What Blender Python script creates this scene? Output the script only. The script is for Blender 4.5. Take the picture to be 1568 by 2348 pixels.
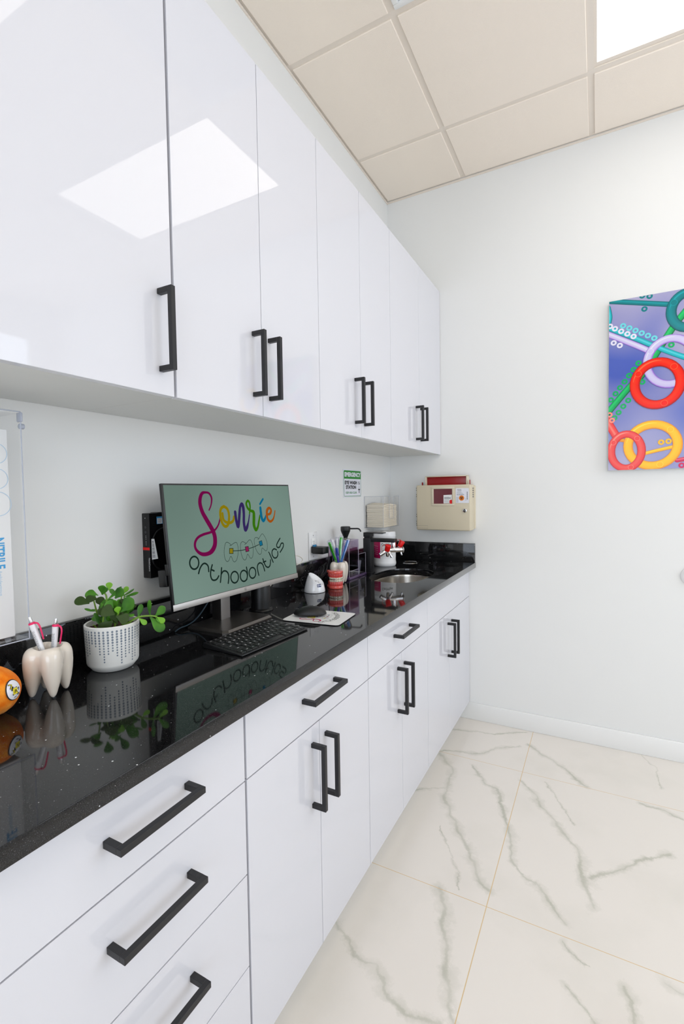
import bpy, bmesh, math, random
from mathutils import Vector, Matrix
PI = math.pi
random.seed(7)
scene = bpy.context.scene
for o in list(bpy.data.objects):
    bpy.data.objects.remove(o)
COL = scene.collection

# ------------------------------------------------------------------ camera
cam_d = bpy.data.cameras.new('camera')
cam = bpy.data.objects.new('camera', cam_d)
COL.objects.link(cam)
F_PX = 1095.47
cam_d.sensor_fit = 'HORIZONTAL'
cam_d.sensor_width = 36.0
cam_d.lens = F_PX * 36.0 / 1568.0
cam_d.clip_start = 0.01
CAM = Vector((1.13577, 0.0, 1.32252))
yaw, pitch, roll = 0.492556, -0.040097, -0.015526
fw = Vector((-math.sin(yaw) * math.cos(pitch), math.cos(yaw) * math.cos(pitch), math.sin(pitch)))
rt = fw.cross(Vector((0, 0, 1))).normalized()
up = rt.cross(fw)
r2 = rt * math.cos(roll) + up * math.sin(roll)
u2 = -rt * math.sin(roll) + up * math.cos(roll)
cam.matrix_world = Matrix((
    (r2.x, u2.x, -fw.x, CAM.x), (r2.y, u2.y, -fw.y, CAM.y), (r2.z, u2.z, -fw.z, CAM.z), (0, 0, 0, 1)))
scene.camera = cam

# ------------------------------------------------------------------ light and exposure
scene.view_settings.view_transform = 'Standard'
scene.view_settings.look = 'None'
scene.view_settings.gamma = 1.0
scene.view_settings.use_curve_mapping = False
scene.view_settings.exposure = -0.07
TROFFER = 2.35          # emission of the ceiling light diffusers
TROFFER_COL = (1.0, 0.905, 0.785)
SKY = 3.85              # daylight outside the windows
SKY_COL = (0.79, 0.88, 1.0)
world = bpy.data.worlds.new('world')
scene.world = world
world.use_nodes = True
bg = world.node_tree.nodes['Background']
bg.inputs[0].default_value = (*SKY_COL, 1)
bg.inputs[1].default_value = SKY


def portal(name, loc, sx, sy, direction):
    l = bpy.data.lights.new(name, 'AREA')
    l.shape = 'RECTANGLE'
    l.size, l.size_y = sx, sy
    l.cycles.is_portal = True
    o = bpy.data.objects.new(name, l)
    o.location = loc
    o.rotation_euler = Vector(direction).to_track_quat('-Z', 'Z').to_euler()
    COL.objects.link(o)
    return o


# room numbers (metres)
YB = 2.7526      # back wall
XR = 4.0         # right wall
YF = -3.2        # wall behind the photographer
ZC = 3.0713      # ceiling
ZT = 0.914       # worktop surface
XU = 0.3207      # face of the wall cabinets
XD = 0.4823      # face of the base cabinets
XC = 0.5211      # worktop edge
ZCT = 0.884
WIN_R = (0.55, 2.57, 0.95, 2.79)      # right wall window y0 y1 z0 z1
WIN_F = (0.6, 3.4, 0.3, 2.6)          # front wall window x0 x1 z0 z1
portal('window_portal_right', (XR + 0.05, (WIN_R[0] + WIN_R[1]) / 2, (WIN_R[2] + WIN_R[3]) / 2), WIN_R[1] - WIN_R[0], WIN_R[3] - WIN_R[2], (-1, 0, 0))
portal('window_portal_front', ((WIN_F[0] + WIN_F[1]) / 2, YF - 0.05, (WIN_F[2] + WIN_F[3]) / 2), WIN_F[1] - WIN_F[0], WIN_F[3] - WIN_F[2], (0, 1, 0))


# ------------------------------------------------------------------ material helpers
def lin(c):
    out = []
    for v in c[:3]:
        v = v / 255.0
        out.append(v / 12.92 if v <= 0.04045 else ((v + 0.055) / 1.055) ** 2.4)
    return (*out, 1.0)


def mat(name, rgb, rough=0.5, metal=0.0, spec=0.5, coat=0.0, ior=1.5, trans=0.0, emit=None, es=1.0, bump=0, bscale=100, bstr=0.1, bdist=0.001):
    m = bpy.data.materials.new(name)
    m.use_nodes = True
    nt = m.node_tree
    b = nt.nodes['Principled BSDF']
    b.inputs['Base Color'].default_value = lin(rgb)
    b.inputs['Roughness'].default_value = rough
    b.inputs['Metallic'].default_value = metal
    b.inputs['Specular IOR Level'].default_value = spec
    b.inputs['IOR'].default_value = ior
    b.inputs['Coat Weight'].default_value = coat
    b.inputs['Coat Roughness'].default_value = 0.03
    b.inputs['Transmission Weight'].default_value = trans
    if emit:
        b.inputs['Emission Color'].default_value = lin(emit)
        b.inputs['Emission Strength'].default_value = es
    if bump:
        n = nt.nodes.new('ShaderNodeTexNoise')
        n.inputs['Scale'].default_value = bscale
        n.inputs['Detail'].default_value = 3
        tc = nt.nodes.new('ShaderNodeTexCoord')
        nt.links.new(tc.outputs['Object'], n.inputs['Vector'])
        bp = nt.nodes.new('ShaderNodeBump')
        bp.inputs['Strength'].default_value = bstr
        bp.inputs['Distance'].default_value = bdist
        nt.links.new(n.outputs['Fac'], bp.inputs['Height'])
        nt.links.new(bp.outputs['Normal'], b.inputs['Normal'])
    return m


def clear_mat(name, rgb=(250, 252, 255), gloss=0.10, rough=0.03):
    m = bpy.data.materials.new(name)
    m.use_nodes = True
    nt = m.node_tree
    nt.nodes.clear()
    out = nt.nodes.new('ShaderNodeOutputMaterial')
    mix = nt.nodes.new('ShaderNodeMixShader')
    tr = nt.nodes.new('ShaderNodeBsdfTransparent')
    gl = nt.nodes.new('ShaderNodeBsdfGlossy')
    fr = nt.nodes.new('ShaderNodeFresnel')
    fr.inputs['IOR'].default_value = 1.49
    add = nt.nodes.new('ShaderNodeMath')
    add.operation = 'ADD'
    add.inputs[1].default_value = gloss * 0.3
    tr.inputs['Color'].default_value = lin(rgb)
    gl.inputs['Roughness'].default_value = rough
    # only the outward side of a sheet reflects, the inner side lets light through
    ge = nt.nodes.new('ShaderNodeNewGeometry')
    inv = nt.nodes.new('ShaderNodeMath')
    inv.operation = 'SUBTRACT'
    inv.inputs[0].default_value = 1.0
    mul = nt.nodes.new('ShaderNodeMath')
    mul.operation = 'MULTIPLY'
    nt.links.new(ge.outputs['Backfacing'], inv.inputs[1])
    nt.links.new(fr.outputs[0], add.inputs[0])
    nt.links.new(add.outputs[0], mul.inputs[0])
    nt.links.new(inv.outputs[0], mul.inputs[1])
    nt.links.new(mul.outputs[0], mix.inputs[0])
    nt.links.new(tr.outputs[0], mix.inputs[1])
    nt.links.new(gl.outputs[0], mix.inputs[2])
    nt.links.new(mix.outputs[0], out.inputs[0])
    return m


M = {}
M['wall'] = mat('wall paint', (238, 238, 236), 0.6, spec=0.3, bump=1, bscale=900, bstr=0.05, bdist=0.0004)
M['tile'] = mat('ceiling tile', (254, 242, 228), 0.9, spec=0.1, bump=1, bscale=450, bstr=0.6, bdist=0.0012)
M['grid'] = mat('ceiling grid', (240, 229, 216), 0.5)
M['trim'] = mat('white trim', (246, 246, 244), 0.35)
M['gloss'] = mat('gloss white laminate', (221, 221, 227), 0.025, spec=0.55, coat=0.0)
M['carcass'] = mat('cabinet underside', (226, 227, 224), 0.45, spec=0.3)
M['blackmetal'] = mat('matt black metal', (32, 32, 34), 0.42, spec=0.4)
M['blackplastic'] = mat('black plastic', (14, 14, 15), 0.38)
M['softblack'] = mat('soft black plastic', (18, 18, 20), 0.42)
M['keyblack'] = mat('key black', (12, 12, 13), 0.36)
M['deepblack'] = mat('deep black', (8, 8, 9), 0.35)
M['steel'] = mat('brushed steel', (205, 198, 188), 0.22, 1.0)
M['chrome'] = mat('chrome', (225, 225, 228), 0.06, 1.0)
M['silver'] = mat('silver plastic', (176, 172, 168), 0.36, 0.7)
M['taupe'] = mat('grey brushed metal', (106, 102, 98), 0.32, 0.85)
M['darkneck'] = mat('dark grey metal', (58, 55, 53), 0.4, 0.6)
M['white'] = mat('white plastic', (240, 240, 240), 0.3)
M['whitegloss'] = mat('glossy white plastic', (238, 239, 242), 0.08, coat=0.5)
M['ceramic'] = mat('cream ceramic', (232, 222, 209), 0.1, coat=0.6)
M['pot'] = mat('white ceramic pot', (232, 232, 228), 0.4)
M['potdot'] = mat('grey blue dots', (124, 134, 146), 0.5)
M['soil'] = mat('soil', (74, 48, 36), 0.95, bump=1, bscale=200, bstr=1, bdist=0.004)
M['ink'] = mat('black ink', (24, 24, 26), 0.6)
M['greyink'] = mat('grey ink', (120, 122, 128), 0.6)
M['red'] = mat('red plastic', (226, 12, 12), 0.35)
M['beige'] = mat('beige plastic', (212, 201, 176), 0.45)
M['beige2'] = mat('beige plastic rim', (218, 208, 185), 0.4)
M['darkred'] = mat('deep red plastic', (150, 6, 10), 0.3)
M['maroon'] = mat('smoky red window', (112, 52, 60), 0.12)
M['paper'] = mat('white paper', (238, 238, 238), 0.7)
M['magenta'] = mat('magenta print', (190, 10, 92), 0.4)
M['pink'] = mat('hot pink plastic', (235, 8, 96), 0.35)
M['towel'] = mat('cream paper towel', (236, 226, 208), 0.9, spec=0.1, bump=1, bscale=500, bstr=0.5, bdist=0.0008)
M['green'] = mat('sign green', (22, 140, 36), 0.4)
M['signwhite'] = mat('sign white', (236, 236, 244), 0.35)
M['signgreen2'] = mat('sign green thin text', (90, 150, 100), 0.5)
M['blue'] = mat('blue print', (70, 160, 215), 0.6)
M['blue2'] = mat('pale blue print', (176, 206, 230), 0.6)
M['navy'] = mat('navy badge', (28, 52, 104), 0.3)
M['coral'] = mat('coral acrylic', (226, 92, 80), 0.12, coat=0.6)
M['gum'] = mat('red gum', (206, 62, 58), 0.15, coat=0.6)
M['tooth'] = mat('ivory tooth', (232, 222, 196), 0.2)
M['orange'] = mat('orange plush', (244, 146, 40), 1.0, spec=0.05, bump=1, bscale=700, bstr=0.7, bdist=0.0015)
M['orange'].node_tree.nodes['Principled BSDF'].inputs['Sheen Weight'].default_value = 0.08
_nt = M['orange'].node_tree
_n = _nt.nodes.new('ShaderNodeTexNoise')
_n.inputs['Scale'].default_value = 45
_n.inputs['Detail'].default_value = 4
_c = _nt.nodes.new('ShaderNodeValToRGB')
_c.color_ramp.elements[0].position, _c.color_ramp.elements[0].color = 0.35, lin((240, 118, 14))
_c.color_ramp.elements[1].position, _c.color_ramp.elements[1].color = 0.68, lin((255, 164, 56))
_t = _nt.nodes.new('ShaderNodeTexCoord')
_nt.links.new(_t.outputs['Object'], _n.inputs['Vector'])
_nt.links.new(_n.outputs['Fac'], _c.inputs[0])
_nt.links.new(_c.outputs[0], _nt.nodes['Principled BSDF'].inputs['Base Color'])
M['yellow'] = mat('yellow patch', (240, 222, 40), 0.7)
M['stem'] = mat('plant stem', (122, 160, 58), 0.4)
M['rubber'] = mat('black rubber', (20, 20, 22), 0.8)
M['cable'] = mat('black cable', (16, 16, 17), 0.5)
M['whitecable'] = mat('off white cable', (226, 222, 210), 0.5)
M['clear'] = clear_mat('clear acrylic', (255, 255, 255), gloss=0.0)
M['clear_edge'] = mat('acrylic edge', (205, 210, 224), 0.1, trans=0.3)
M['wrap'] = clear_mat('clear wrapper', (244, 246, 250), gloss=0.35, rough=0.12)
M['purpleclear'] = clear_mat('purple tinted acrylic', (243, 238, 247))
M['purple'] = clear_mat('purple mouthwash', (214, 168, 192))
M['smoke'] = clear_mat('smoky acrylic', (214, 214, 220))
for nm, c in dict(tb_green=(60, 190, 30), tb_blue=(20, 110, 190), tb_royal=(14, 50, 170), tb_pink=(206, 40, 96), tb_white=(236, 232, 238), tb_violet=(120, 80, 170), tb_sky=(60, 140, 190)).items():
    M[nm] = mat(nm, c, 0.2, coat=0.4)


def emis(name, rgb, s=1.0, spec=0.3):
    return mat(name, (2, 2, 2), 0.3, spec=spec, ior=1.12, emit=rgb, es=s)


def wall_tint():
    pass


# leaf: green with reddish edge by object-space noise
def leaf_mat():
    m = mat('jade leaf', (62, 110, 40), 0.42, spec=0.35)
    nt = m.node_tree
    b = nt.nodes['Principled BSDF']
    tc = nt.nodes.new('ShaderNodeTexCoord')
    n = nt.nodes.new('ShaderNodeTexNoise')
    n.inputs['Scale'].default_value = 22
    cr = nt.nodes.new('ShaderNodeValToRGB')
    e = cr.color_ramp.elements
    e[0].position, e[0].color = 0.35, lin((36, 88, 18))
    e[1].position, e[1].color = 0.62, lin((82, 146, 34))
    nt.links.new(tc.outputs['Object'], n.inputs['Vector'])
    nt.links.new(n.outputs['Fac'], cr.inputs[0])
    nt.links.new(cr.outputs[0], b.inputs['Base Color'])
    return m


M['leaf'] = leaf_mat()
M['leafdark'] = mat('dark jade leaf', (50, 72, 26), 0.45, spec=0.3)
M['leaflight'] = mat('light jade leaf', (118, 176, 46), 0.4, spec=0.35)


def quartz():
    m = mat('black quartz', (6, 6, 7), 0.045, spec=0.5)
    nt = m.node_tree
    b = nt.nodes['Principled BSDF']
    tc = nt.nodes.new('ShaderNodeTexCoord')

    def specks(scale, rad, thr, col_hi):
        v = nt.nodes.new('ShaderNodeTexVoronoi')
        v.inputs['Scale'].default_value = scale
        nt.links.new(tc.outputs['Object'], v.inputs['Vector'])
        sep = nt.nodes.new('ShaderNodeSeparateColor')
        nt.links.new(v.outputs['Color'], sep.inputs[0])
        lt = nt.nodes.new('ShaderNodeMath')
        lt.operation = 'LESS_THAN'
        lt.inputs[1].default_value = rad
        nt.links.new(v.outputs['Distance'], lt.inputs[0])
        gt = nt.nodes.new('ShaderNodeMath')
        gt.operation = 'GREATER_THAN'
        gt.inputs[1].default_value = thr
        nt.links.new(sep.outputs[0], gt.inputs[0])
        mu = nt.nodes.new('ShaderNodeMath')
        mu.operation = 'MULTIPLY'
        nt.links.new(lt.outputs[0], mu.inputs[0])
        nt.links.new(gt.outputs[0], mu.inputs[1])
        return mu.outputs[0]
    n = nt.nodes.new('ShaderNodeTexNoise')
    n.inputs['Scale'].default_value = 900
    nt.links.new(tc.outputs['Object'], n.inputs['Vector'])
    cr = nt.nodes.new('ShaderNodeValToRGB')
    e = cr.color_ramp.elements
    e[0].position, e[0].color = 0.5, (0.0025, 0.0025, 0.003, 1)
    e[1].position, e[1].color = 0.75, (0.045, 0.045, 0.047, 1)
    nt.links.new(n.outputs['Fac'], cr.inputs[0])
    last = cr.outputs[0]
    for sc, rad, thr, col in ((50, 0.075, 0.72, (0.75, 0.76, 0.78, 1)), (130, 0.11, 0.88, (0.35, 0.35, 0.36, 1)), (330, 0.2, 0.88, (0.06, 0.06, 0.063, 1))):
        s = specks(sc, rad, thr, col)
        mx = nt.nodes.new('ShaderNodeMix')
        mx.data_type = 'RGBA'
        nt.links.new(s, mx.inputs[0])
        nt.links.new(last, mx.inputs[6])
        mx.inputs[7].default_value = col
        last = mx.outputs[2]
    nt.links.new(last, b.inputs['Base Color'])
    return m


M['quartz'] = quartz()

VEINS = [[[[0.435,2.303],[0.532,2.189],[0.549,2.001],[0.606,1.879],[0.701,1.749],[0.743,1.671],[0.781,1.601],[0.825,1.575]],0.0084],[[[0.426,1.963],[0.486,2.016],[0.531,2.043],[0.554,2.087]],0.0042],[[[0.615,2.278],[0.694,2.157],[0.752,2.145],[0.801,2.014],[0.845,1.868],[0.868,1.748],[0.912,1.68],[0.963,1.658],[1.015,1.606],[1.049,1.541]],0.0063],[[[0.831,2.248],[0.901,2.159],[0.939,2.084],[1.023,1.974],[1.08,1.884],[1.103,1.79],[1.112,1.711],[1.127,1.653]],0.0077],[[[1.122,1.776],[1.185,1.832],[1.25,1.91],[1.317,1.978],[1.375,2.021]],0.0056],[[[0.931,2.277],[1.003,2.153],[1.061,2.034]],0.0021],[[[0.828,2.596],[0.922,2.508],[1.007,2.428],[1.101,2.331]],0.0056],[[[0.432,2.315],[0.522,2.373],[0.62,2.396],[0.668,2.474],[0.782,2.559]],0.0042],[[[0.413,2.572],[0.519,2.608],[0.653,2.628],[0.8,2.723]],0.0042],[[[0.68,1.501],[0.716,1.421],[0.741,1.335],[0.77,1.247],[0.796,1.169],[0.822,1.121]],0.0084],[[[0.427,1.231],[0.493,1.199],[0.535,1.167],[0.58,1.182],[0.623,1.147],[0.659,1.098],[0.72,1.088],[0.794,1.105]],0.0063],[[[0.593,1.796],[0.648,1.692],[0.71,1.602],[0.74,1.52]],0.0021],[[[1.299,2.303],[1.362,2.298],[1.444,2.27]],0.0049],[[[1.322,2.734],[1.373,2.635],[1.387,2.465]],0.0021],[[[1.049,1.476],[1.088,1.435],[1.12,1.424]],0.0035],[[[1.072,1.356],[1.11,1.318],[1.139,1.284]],0.0035],[[[1.203,1.424],[1.221,1.382],[1.224,1.328]],0.0063],[[[1.292,1.485],[1.341,1.473]],0.0056]]


def marble():
    m = mat('marble look porcelain', (232, 227, 220), 0.12, spec=0.35)
    nt = m.node_tree
    b = nt.nodes['Principled BSDF']
    N, L = nt.nodes.new, nt.links.new

    def math_(op, a, bb=None, clamp=False):
        n = N('ShaderNodeMath')
        n.operation = op
        n.use_clamp = clamp
        for i, v in enumerate((a, bb)):
            if v is None:
                continue
            if isinstance(v, (int, float)):
                n.inputs[i].default_value = v
            else:
                L(v, n.inputs[i])
        return n.outputs[0]
    tc = N('ShaderNodeTexCoord')
    nz = N('ShaderNodeTexNoise')
    nz.inputs['Scale'].default_value = 7
    nz.inputs['Detail'].default_value = 10
    nz.inputs['Roughness'].default_value = 0.66
    L(tc.outputs['Object'], nz.inputs['Vector'])
    sub = N('ShaderNodeVectorMath')
    sub.operation = 'SUBTRACT'
    L(nz.outputs['Color'], sub.inputs[0])
    sub.inputs[1].default_value = (0.5, 0.5, 0.5)
    sc = N('ShaderNodeVectorMath')
    sc.operation = 'SCALE'
    L(sub.outputs[0], sc.inputs[0])
    sc.inputs['Scale'].default_value = 0.085
    ad = N('ShaderNodeVectorMath')
    ad.operation = 'ADD'
    L(tc.outputs['Object'], ad.inputs[0])
    L(sc.outputs[0], ad.inputs[1])
    sep = N('ShaderNodeSeparateXYZ')
    L(ad.outputs[0], sep.inputs[0])
    px, py = sep.outputs[0], sep.outputs[1]
    dmin = None
    for pts, w in VEINS:
        for (ax, ay), (bx, by) in zip(pts[:-1], pts[1:]):
            dx, dy = bx - ax, by - ay
            l2 = dx * dx + dy * dy + 1e-9
            ex = math_('SUBTRACT', px, ax)
            ey = math_('SUBTRACT', py, ay)
            t = math_('ADD', math_('MULTIPLY', ex, dx / l2), math_('MULTIPLY', ey, dy / l2), True)
            qx = math_('SUBTRACT', ex, math_('MULTIPLY', t, dx))
            qy = math_('SUBTRACT', ey, math_('MULTIPLY', t, dy))
            d2 = math_('ADD', math_('MULTIPLY', qx, qx), math_('MULTIPLY', qy, qy))
            d2 = math_('MULTIPLY', d2, 1.0 / (w * w))
            dmin = d2 if dmin is None else math_('MINIMUM', dmin, d2)
    nz2 = N('ShaderNodeTexNoise')
    nz2.inputs['Scale'].default_value = 11
    nz2.inputs['Detail'].default_value = 9
    nz2.inputs['Roughness'].default_value = 0.74
    L(tc.outputs['Object'], nz2.inputs['Vector'])
    jit = math_('ADD', math_('MULTIPLY', math_('SUBTRACT', nz2.outputs['Fac'], 0.36, True), 20.0), 0.6)
    mask = math_('DIVIDE', math_('SUBTRACT', jit, math_('SQRT', dmin), True), 1.0)
    wide = math_('MULTIPLY', math_('SUBTRACT', 1.0, math_('DIVIDE', math_('SQRT', dmin), jit), True), 0.42)
    nz4 = N('ShaderNodeTexNoise')
    nz4.inputs['Scale'].default_value = 7
    nz4.inputs['Detail'].default_value = 2
    L(tc.outputs['Object'], nz4.inputs['Vector'])
    thin = math_('SUBTRACT', math_('MULTIPLY', nz4.outputs['Fac'], 3.2), math_('MULTIPLY', math_('SQRT', dmin), 1.6), True)
    core = math_('ADD', wide, math_('MULTIPLY', math_('MULTIPLY', thin, nz2.outputs['Fac']), 0.42), True)
    core = math_('MULTIPLY', core, math_('MULTIPLY', nz4.outputs['Fac'], 1.9), True)
    # faint clouding everywhere
    nz3 = N('ShaderNodeTexNoise')
    nz3.inputs['Scale'].default_value = 3
    nz3.inputs['Detail'].default_value = 6
    L(tc.outputs['Object'], nz3.inputs['Vector'])
    cloud = math_('MULTIPLY', math_('SUBTRACT', nz3.outputs['Fac'], 0.52, True), 0.7)
    fac = math_('ADD', core, cloud, True)
    mx = N('ShaderNodeMix')
    mx.data_type = 'RGBA'
    L(fac, mx.inputs[0])
    mx.inputs[6].default_value = lin((237, 231, 223))
    mx.inputs[7].default_value = lin((184, 184, 168))
    # grout joints: lines at x = 0.829 + 0.82 k and y = 1.500 + 0.822 k
    def joint(co, off, per, half):
        a = math_('ADD', math_('DIVIDE', math_('SUBTRACT', co, off), per), 100.5)
        fr = math_('SUBTRACT', math_('FRACT', a), 0.5)
        return math_('LESS_THAN', math_('ABSOLUTE', fr), half / per)
    sp2 = N('ShaderNodeSeparateXYZ')
    L(tc.outputs['Object'], sp2.inputs[0])
    g = math_('MAXIMUM', joint(sp2.outputs[0], 0.829, 1.23, 0.0013), joint(sp2.outputs[1], 1.5015, 0.822, 0.0011))
    mg = N('ShaderNodeMix')
    mg.data_type = 'RGBA'
    L(g, mg.inputs[0])
    L(mx.outputs[2], mg.inputs[6])
    mg.inputs[7].default_value = lin((222, 194, 148))
    L(mg.outputs[2], b.inputs['Base Color'])
    return m


M['marble'] = marble()

# ------------------------------------------------------------------ geometry helpers


def smooth_pts(pts, n=6, closed=False):
    P = [Vector(p) for p in pts]
    out = []
    cnt = len(P)
    segs = cnt if closed else cnt - 1
    for i in range(segs):
        if closed:
            p0, p1, p2, p3 = P[(i - 1) % cnt], P[i], P[(i + 1) % cnt], P[(i + 2) % cnt]
        else:
            p0, p1, p2, p3 = P[max(i - 1, 0)], P[i], P[i + 1], P[min(i + 2, cnt - 1)]
        for k in range(n):
            t = k / n
            out.append(0.5 * ((2 * p1) + (p2 - p0) * t + (2 * p0 - 5 * p1 + 4 * p2 - p3) * t * t + (3 * p1 - p0 - 3 * p2 + p3) * t ** 3))
    if not closed:
        out.append(P[-1])
    return out


class B:
    """collects shapes into one bmesh; o = world point subtracted on build"""

    def __init__(self, o=(0, 0, 0)):
        self.bm = bmesh.new()
        self.o = Vector(o)
        self.mi = 0

    def _tag(self, geom):
        for f in geom:
            if isinstance(f, bmesh.types.BMFace):
                f.material_index = self.mi

    def box(self, a, b, bev=0.0, seg=2, rot=None, piv=None):
        a, b = Vector(a), Vector(b)
        c = (a + b) / 2
        s = b - a
        bm2 = bmesh.new()
        bmesh.ops.create_cube(bm2, size=1.0)
        bmesh.ops.scale(bm2, vec=(abs(s.x), abs(s.y), abs(s.z)), verts=bm2.verts)
        if bev > 0:
            bmesh.ops.bevel(bm2, geom=list(bm2.edges), offset=bev, segments=seg, profile=0.5, affect='EDGES')
        bmesh.ops.translate(bm2, vec=c, verts=bm2.verts)
        if rot is not None:
            pv = Vector(piv) if piv is not None else c
            bmesh.ops.rotate(bm2, cent=pv, matrix=rot, verts=bm2.verts)
        self.merge(bm2)
        return self

    def merge(self, bm2, mi=None):
        me = bpy.data.meshes.new('tmp')
        for f in bm2.faces:
            f.material_index = self.mi if mi is None else mi
        bm2.to_mesh(me)
        bm2.free()
        self.bm.from_mesh(me)
        bpy.data.meshes.remove(me)

    def cyl(self, p0, p1, r0, r1=None, seg=28, bev=0.0):
        r1 = r0 if r1 is None else r1
        p0, p1 = Vector(p0), Vector(p1)
        d = p1 - p0
        bm2 = bmesh.new()
        bmesh.ops.create_cone(bm2, cap_ends=True, segments=seg, radius1=r0, radius2=r1, depth=d.length)
        if bev > 0:
            ed = [e for e in bm2.edges if abs(e.verts[0].co.z - e.verts[1].co.z) < 1e-7]
            bmesh.ops.bevel(bm2, geom=ed, offset=bev, segments=2, profile=0.5, affect='EDGES')
        q = d.to_track_quat('Z', 'Y').to_matrix()
        bmesh.ops.rotate(bm2, cent=(0, 0, 0), matrix=q, verts=bm2.verts)
        bmesh.ops.translate(bm2, vec=(p0 + p1) / 2, verts=bm2.verts)
        self.merge(bm2)
        return self

    def lathe(self, prof, c=(0, 0, 0), seg=48, rot=None):
        bm2 = bmesh.new()
        rings = []
        for r, z in prof:
            if r < 1e-6:
                rings.append([bm2.verts.new((0, 0, z))])
            else:
                rings.append([bm2.verts.new((r * math.cos(2 * PI * k / seg), r * math.sin(2 * PI * k / seg), z)) for k in range(seg)])
        for A, C in zip(rings[:-1], rings[1:]):
            for k in range(seg):
                k2 = (k + 1) % seg
                if len(A) == 1 and len(C) == 1:
                    continue
                if len(A) == 1:
                    bm2.faces.new((A[0], C[k2], C[k]))
                elif len(C) == 1:
                    bm2.faces.new((A[k], A[k2], C[0]))
                else:
                    bm2.faces.new((A[k], A[k2], C[k2], C[k]))
        if rot is not None:
            bmesh.ops.rotate(bm2, cent=(0, 0, 0), matrix=rot, verts=bm2.verts)
        bmesh.ops.translate(bm2, vec=c, verts=bm2.verts)
        bmesh.ops.recalc_face_normals(bm2, faces=bm2.faces)
        self.merge(bm2)
        return self

    def tube(self, pts, r, seg=10, sm=6, closed=False, square=False, taper=None):
        P = smooth_pts(pts, sm, closed) if sm else [Vector(p) for p in pts]
        bm2 = bmesh.new()
        n = len(P)
        prev = None
        rings = []
        for i in range(n):
            a = P[i - 1] if (i > 0 or closed) else P[i]
            b = P[(i + 1) % n] if (i < n - 1 or closed) else P[i]
            t = (b - a).normalized()
            if prev is None:
                x = t.cross(Vector((0, 0, 1)))
                if x.length < 1e-3:
                    x = t.cross(Vector((1, 0, 0)))
            else:
                x = prev - t * prev.dot(t)
            x.normalize()
            prev = x
            y = t.cross(x)
            rr = r if taper is None else r + (taper - r) * i / (n - 1)
            rings.append([bm2.verts.new(P[i] + (x * math.cos(2 * PI * k / seg) + y * math.sin(2 * PI * k / seg)) * rr) for k in range(seg)])
        m = n if closed else n - 1
        for i in range(m):
            A, C = rings[i], rings[(i + 1) % n]
            for k in range(seg):
                k2 = (k + 1) % seg
                bm2.faces.new((A[k], A[k2], C[k2], C[k]))
        if not closed:
            bm2.faces.new(list(reversed(rings[0])))
            bm2.faces.new(rings[-1])
        bmesh.ops.recalc_face_normals(bm2, faces=bm2.faces)
        self.merge(bm2)
        return self

    def prism(self, pts2, z0, z1, bev=0.0):
        bm2 = bmesh.new()
        vs = [bm2.verts.new((x, y, z0)) for x, y in pts2]
        f = bm2.faces.new(vs)
        r = bmesh.ops.extrude_face_region(bm2, geom=[f])
        nv = [v for v in r['geom'] if isinstance(v, bmesh.types.BMVert)]
        bmesh.ops.translate(bm2, vec=(0, 0, z1 - z0), verts=nv)
        bmesh.ops.recalc_face_normals(bm2, faces=bm2.faces)
        if bev:
            ed = [e for e in bm2.edges if abs(e.verts[0].co.z - e.verts[1].co.z) < 1e-7]
            bmesh.ops.bevel(bm2, geom=ed, offset=bev, segments=2, profile=0.5, affect='EDGES')
        self.merge(bm2)
        return self

    def sphere(self, c, r, sx=1, sy=1, sz=1, rot=None, seg=24):
        bm2 = bmesh.new()
        bmesh.ops.create_uvsphere(bm2, u_segments=seg, v_segments=max(8, seg // 2), radius=r)
        bmesh.ops.scale(bm2, vec=(sx, sy, sz), verts=bm2.verts)
        if rot is not None:
            bmesh.ops.rotate(bm2, cent=(0, 0, 0), matrix=rot, verts=bm2.verts)
        bmesh.ops.translate(bm2, vec=c, verts=bm2.verts)
        self.merge(bm2)
        return self

    def torus(self, c, R, r, seg=40, rseg=12, ax=(0, 0, 1), sx=1.0, sy=1.0):
        bm2 = bmesh.new()
        G = []
        for i in range(seg):
            a = 2 * PI * i / seg
            G.append([bm2.verts.new(((R + r * math.cos(2 * PI * k / rseg)) * math.cos(a) * sx, (R + r * math.cos(2 * PI * k / rseg)) * math.sin(a) * sy, r * math.sin(2 * PI * k / rseg))) for k in range(rseg)])
        for i in range(seg):
            for k in range(rseg):
                bm2.faces.new((G[i][k], G[(i + 1) % seg][k], G[(i + 1) % seg][(k + 1) % rseg], G[i][(k + 1) % rseg]))
        q = Vector(ax).to_track_quat('Z', 'Y').to_matrix()
        bmesh.ops.rotate(bm2, cent=(0, 0, 0), matrix=q, verts=bm2.verts)
        bmesh.ops.translate(bm2, vec=c, verts=bm2.verts)
        bmesh.ops.recalc_face_normals(bm2, faces=bm2.faces)
        self.merge(bm2)
        return self

    def build(self, name, mats, parent=None, smooth=True, label=None, ang=35):
        me = bpy.data.meshes.new(name)
        if self.o.length > 0:
            bmesh.ops.translate(self.bm, vec=-self.o, verts=self.bm.verts)
        self.bm.to_mesh(me)
        self.bm.free()
        for m in (mats if isinstance(mats, (list, tuple)) else [mats]):
            me.materials.append(m)
        if smooth:
            me.shade_smooth()
            me.set_sharp_from_angle(angle=math.radians(ang))
        ob = bpy.data.objects.new(name, me)
        COL.objects.link(ob)
        if parent:
            ob.parent = parent
        elif self.o.length > 0:
            ob.location = self.o
        if label:
            ob['label'] = label
        return ob


def tag(o, label, cat, group=None, kind=None):
    if label:
        o['label'] = label
    if cat:
        o['category'] = cat
    if group:
        o['group'] = group
    if kind:
        o['kind'] = kind
    return o


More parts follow.
